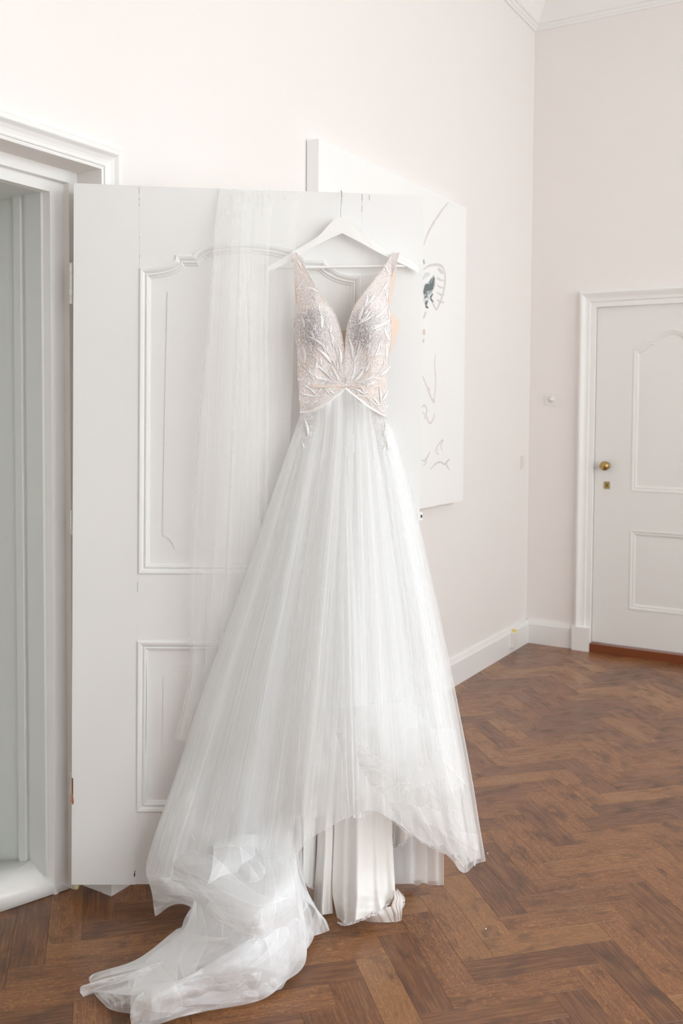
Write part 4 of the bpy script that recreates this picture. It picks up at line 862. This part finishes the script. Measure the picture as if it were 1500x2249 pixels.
# central narrow front fold
hanging('tulle_layer', rows_of([(905, 750, 905, 764, .075, .078, .075), (1200, 742, 1200, 785, .15, .165, .15), (1500, 745, 1500, 797, .25, .27, .25), (1700, 752, 1700, 800, .29, .305, .29), (1796, 758, 1797, 801, .305, .32, .305)]), M_TULLE, dr, 60, 80, ((1.5, 1),), (0.001, 0.005), 37)
FOLDS_FRONT = 1
for i_, T_ in enumerate((
    [(1560, 700, 1540, 900, .25, .29, .25), (1690, 742, 1650, 985, .28, .32, .23), (1765, 800, 1770, 1012, .28, .31, .21), (1830, 885, 1880, 1030, .27, .27, .19)],
    [(1600, 900, 1600, 1000, .27, .27, .20), (1760, 930, 1760, 1035, .26, .26, .18), (1860, 968, 1850, 1052, .24, .24, .17), (1912, 1010, 1892, 1048, .22, .22, .16)])):
    _, PF = hanging('tulle_layer', rows_of(T_), M_THIN, dr, 140, 100, ((2, 1), (5, .2)), (0.001, 0.006), 61 + i_, jag=8, lines=1, crum=(.006, .1, 3)); edge_tube('tulle_hem', PF[-1], 0.0006, M_EDGE, dr, do_, 2)
for P in (PA, PB): edge_tube('tulle_hem', P[-1], 0.0005, M_EDGE, dr, do_, 2)
edge_tube('tulle_hem', PE[-1], 0.0005, M_EDGE, dr, do_, 2); edge_tube('tulle_side_fold', PA[:, -1], 0.0012, M_EDGE, dr, do_); edge_tube('tulle_side_fold', PE[:, -1], 0.0009, M_EDGE, dr, do_)

# ---- train: crumpled tulle sheets piled on the floor
def train(name, rows, seed, amp=0.026, nu=260, nv=200, mat=M_TRAIN, lat=9, f1=7, uvs=(1, 1)):
    """control rows of (px, py, height above floor)"""
    C = grid_interp(rows, nu, nv); u = np.linspace(0, 1, nu)[None].repeat(nv, 0); v = np.linspace(0, 1, nv)[:, None].repeat(nu, 1)
    env = np.clip(np.minimum(np.minimum(u, 1 - u), np.minimum(v, 1 - v)) * 6 + .35, 0, 1)
    px = C[..., 0] + lat * crumple(u, v, seed + 50) * env; py = C[..., 1] + lat * .6 * crumple(u, v, seed + 70) * env
    cr = np.zeros_like(u); z = C[..., 2] + amp * (crumple(u, v, seed, f1=f1, cr=cr) + .3)
    z = np.maximum(z, 0.0035 + 0.004 * (crumple(u, v, seed + 9) + 1))
    P = FL(px.ravel(), py.ravel(), z.ravel()).reshape(nv, nu, 3)
    o = grid_mesh(name, P, mat, dr, do_, uvs=uvs); setattr_f(o, 'folded', cr); return P
def Z(px, py, off): return float(max(DP([px], [py], [off])[0][2], 0.01))
E_ = []
# left flap hanging from the skirt, hem curling at (340, 2012)
ZR = lambda y, pts: [(x, y, Z(x, y, o)) for x, o in pts]
E_.append(train('train_layer', [ZR(1660, [(410, .06), (470, .10), (540, .13), (620, .14)]), ZR(1790, [(358, .07), (430, .13), (520, .18), (620, .19)]), [(322, 1900, Z(322, 1900, .10)), (410, 1900, Z(410, 1900, .17)), (520, 1900, Z(520, 1900, .24)), (620, 1880, Z(620, 1880, .24))], [(333, 1960, .09), (420, 1965, .18), (520, 1980, .22), (640, 1940, .22)], [(341, 2012, .02), (400, 1985, .10), (500, 2030, .15), (640, 2000, .16)]], 101))
E_.append(train('train_layer', [ZR(1700, [(420, .08), (480, .14), (550, .17), (640, .16)]), [(350, 1860, Z(350, 1860, .12)), (440, 1870, Z(440, 1870, .20)), (560, 1880, Z(560, 1880, .26)), (640, 1850, Z(640, 1850, .24))], [(400, 1960, .12), (470, 1990, .20), (560, 2010, .24), (650, 1960, .22)], [(440, 2030, .05), (500, 2070, .12), (580, 2080, .14), (664, 2060, .04)]], 102))
# body of the pile, sweeping down to the left
E_.append(train('train_layer', [[(470, 1850, Z(470, 1850, .2)), (560, 1830, Z(560, 1830, .22)), (625, 1820, Z(625, 1820, .22)), (645, 1850, Z(645, 1850, .18))], [(460, 1930, .22), (560, 1910, .24), (640, 1900, .22), (655, 1915, .17)], [(410, 2010, .10), (520, 2010, .20), (620, 1990, .18), (672, 1980, .10)], [(385, 2060, .03), (500, 2080, .14), (610, 2080, .12), (690, 2050, .03)], [(300, 2130, .02), (420, 2140, .10), (560, 2150, .07), (655, 2110, .01)], [(205, 2178, .01), (330, 2190, .07), (470, 2205, .03), (618, 2172, .005)]], 103))
E_.append(train('train_layer', [[(440, 1900, Z(440, 1900, .2)), (500, 1890, Z(500, 1890, .24)), (580, 1880, Z(580, 1880, .25)), (640, 1870, Z(640, 1870, .2))], [(420, 2000, .14), (500, 1980, .20), (590, 1970, .22), (660, 1960, .14)], [(395, 2050, .06), (490, 2070, .16), (590, 2070, .16), (672, 2105, .02)], [(320, 2110, .05), (430, 2130, .13), (540, 2140, .10), (620, 2160, .01)], [(290, 2170, .06), (370, 2180, .10), (460, 2190, .05), (566, 2198, .005)], [(288, 2240, .005), (335, 2240, .03), (390, 2228, .01), (440, 2222, .005)]], 104))
# upper left thin sheet
E_.append(train('train_layer', [[(388, 2040, .03), (420, 2030, .07), (450, 2030, .10), (500, 2040, .12)], [(300, 2108, .03), (350, 2100, .06), (400, 2100, .09), (450, 2110, .10)], [(204, 2140, .03), (260, 2140, .05), (320, 2150, .07), (380, 2160, .09)], [(200, 2166, .01), (230, 2185, .02), (280, 2200, .03), (320, 2215, .04)]], 105, amp=.012))
# rolled lip at the far left
E_.append(train('train_layer', [[(182, 2189, .004), (176, 2178, .02), (178, 2166, .035), (196, 2160, .03)], [(215, 2178, .01), (212, 2166, .035), (218, 2155, .05), (235, 2150, .04)], [(300, 2160, .03), (300, 2145, .06), (305, 2130, .07), (320, 2125, .06)], [(400, 2130, .05), (400, 2115, .09), (405, 2100, .10), (420, 2090, .09)]], 106, amp=.008, nu=80))
# near white roll, running to the bottom left
E_.append(train('train_layer', [[(290, 2255, .0), (286, 2225, .03), (300, 2190, .07), (340, 2165, .09)], [(335, 2252, .005), (350, 2215, .05), (370, 2180, .10), (400, 2150, .12)], [(420, 2225, .01), (430, 2190, .06), (450, 2150, .12), (470, 2110, .15)], [(520, 2200, .01), (530, 2160, .07), (540, 2110, .14), (550, 2060, .18)], [(620, 2150, .02), (620, 2100, .09), (610, 2040, .16), (600, 1990, .22)]], 107, amp=.016))
E_.append(train('train_layer', [[(300, 2256, .0), (292, 2230, .03), (310, 2195, .07), (350, 2172, .09)], [(400, 2232, .005), (400, 2200, .06), (415, 2165, .11), (440, 2140, .13)], [(480, 2214, .004), (490, 2180, .06), (500, 2140, .12), (520, 2100, .15)], [(567, 2197, .003), (570, 2170, .05), (575, 2120, .12), (570, 2060, .18)]], 108, amp=.016))
# right lobes
E_.append(train('train_layer', [ZR(1790, [(625, .17), (645, .17), (660, .15)]), [(640, 1880, Z(640, 1880, .22)), (655, 1900, Z(655, 1900, .19)), (668, 1930, Z(668, 1930, .15))], [(640, 1950, .16), (672, 1960, .13), (692, 1990, .08)], [(640, 2010, .10), (690, 2010, .08), (716, 2022, .03)], [(640, 2060, .05), (690, 2055, .02), (724, 2042, .004)]], 109, amp=.012))
E_.append(train('train_layer', [ZR(1800, [(560, .2), (610, .2), (640, .18)]), [(560, 1900, Z(560, 1900, .25)), (620, 1890, Z(620, 1890, .24)), (650, 1920, Z(650, 1920, .2))], [(570, 1980, .22), (640, 1980, .18), (668, 2010, .12)], [(580, 2060, .14), (640, 2050, .12), (673, 2080, .03)], [(570, 2120, .07), (620, 2110, .05), (668, 2108, .004)]], 110, amp=.018))
E_.append(train('train_layer', [[(540, 2080, .12), (590, 2060, .14), (630, 2050, .13)], [(540, 2140, .07), (590, 2130, .08), (635, 2110, .06)], [(530, 2198, .004), (590, 2185, .004), (622, 2160, .004)]], 111, amp=.016))
# little scalloped tail left of the roll
E_.append(train('train_layer', [[(330, 2130, .07), (360, 2150, .09), (380, 2180, .08)], [(260, 2170, .04), (300, 2190, .05), (320, 2220, .03)], [(206, 2180, .012), (240, 2215, .008), (286, 2226, .004)]], 112, amp=.012))
for P in E_:
    for e in (P[-1], P[:, 0], P[:, -1]): edge_tube('train_edge', e, 0.0006, M_EDGE, dr, do_, 2)

# loose beads on the floor
for (x, y), lb in (((1071, 1874), 'tiny white bead on the floor just right of the tulle hem'), ((1067, 2040), 'tiny white speck of lace on the parquet below the skirt')):
    P = FL([x], [y], [0.0025])[0]; o = lathe('loose_bead', [(0.0008, -0.0022), (0.0022, -0.0008), (0.0022, 0.0008), (0.0008, 0.0022)], (0, 0, 0), (0, 0, 1), M_BEAD, None, 8); o.location = tuple(P); tag(o, lb, 'bead')
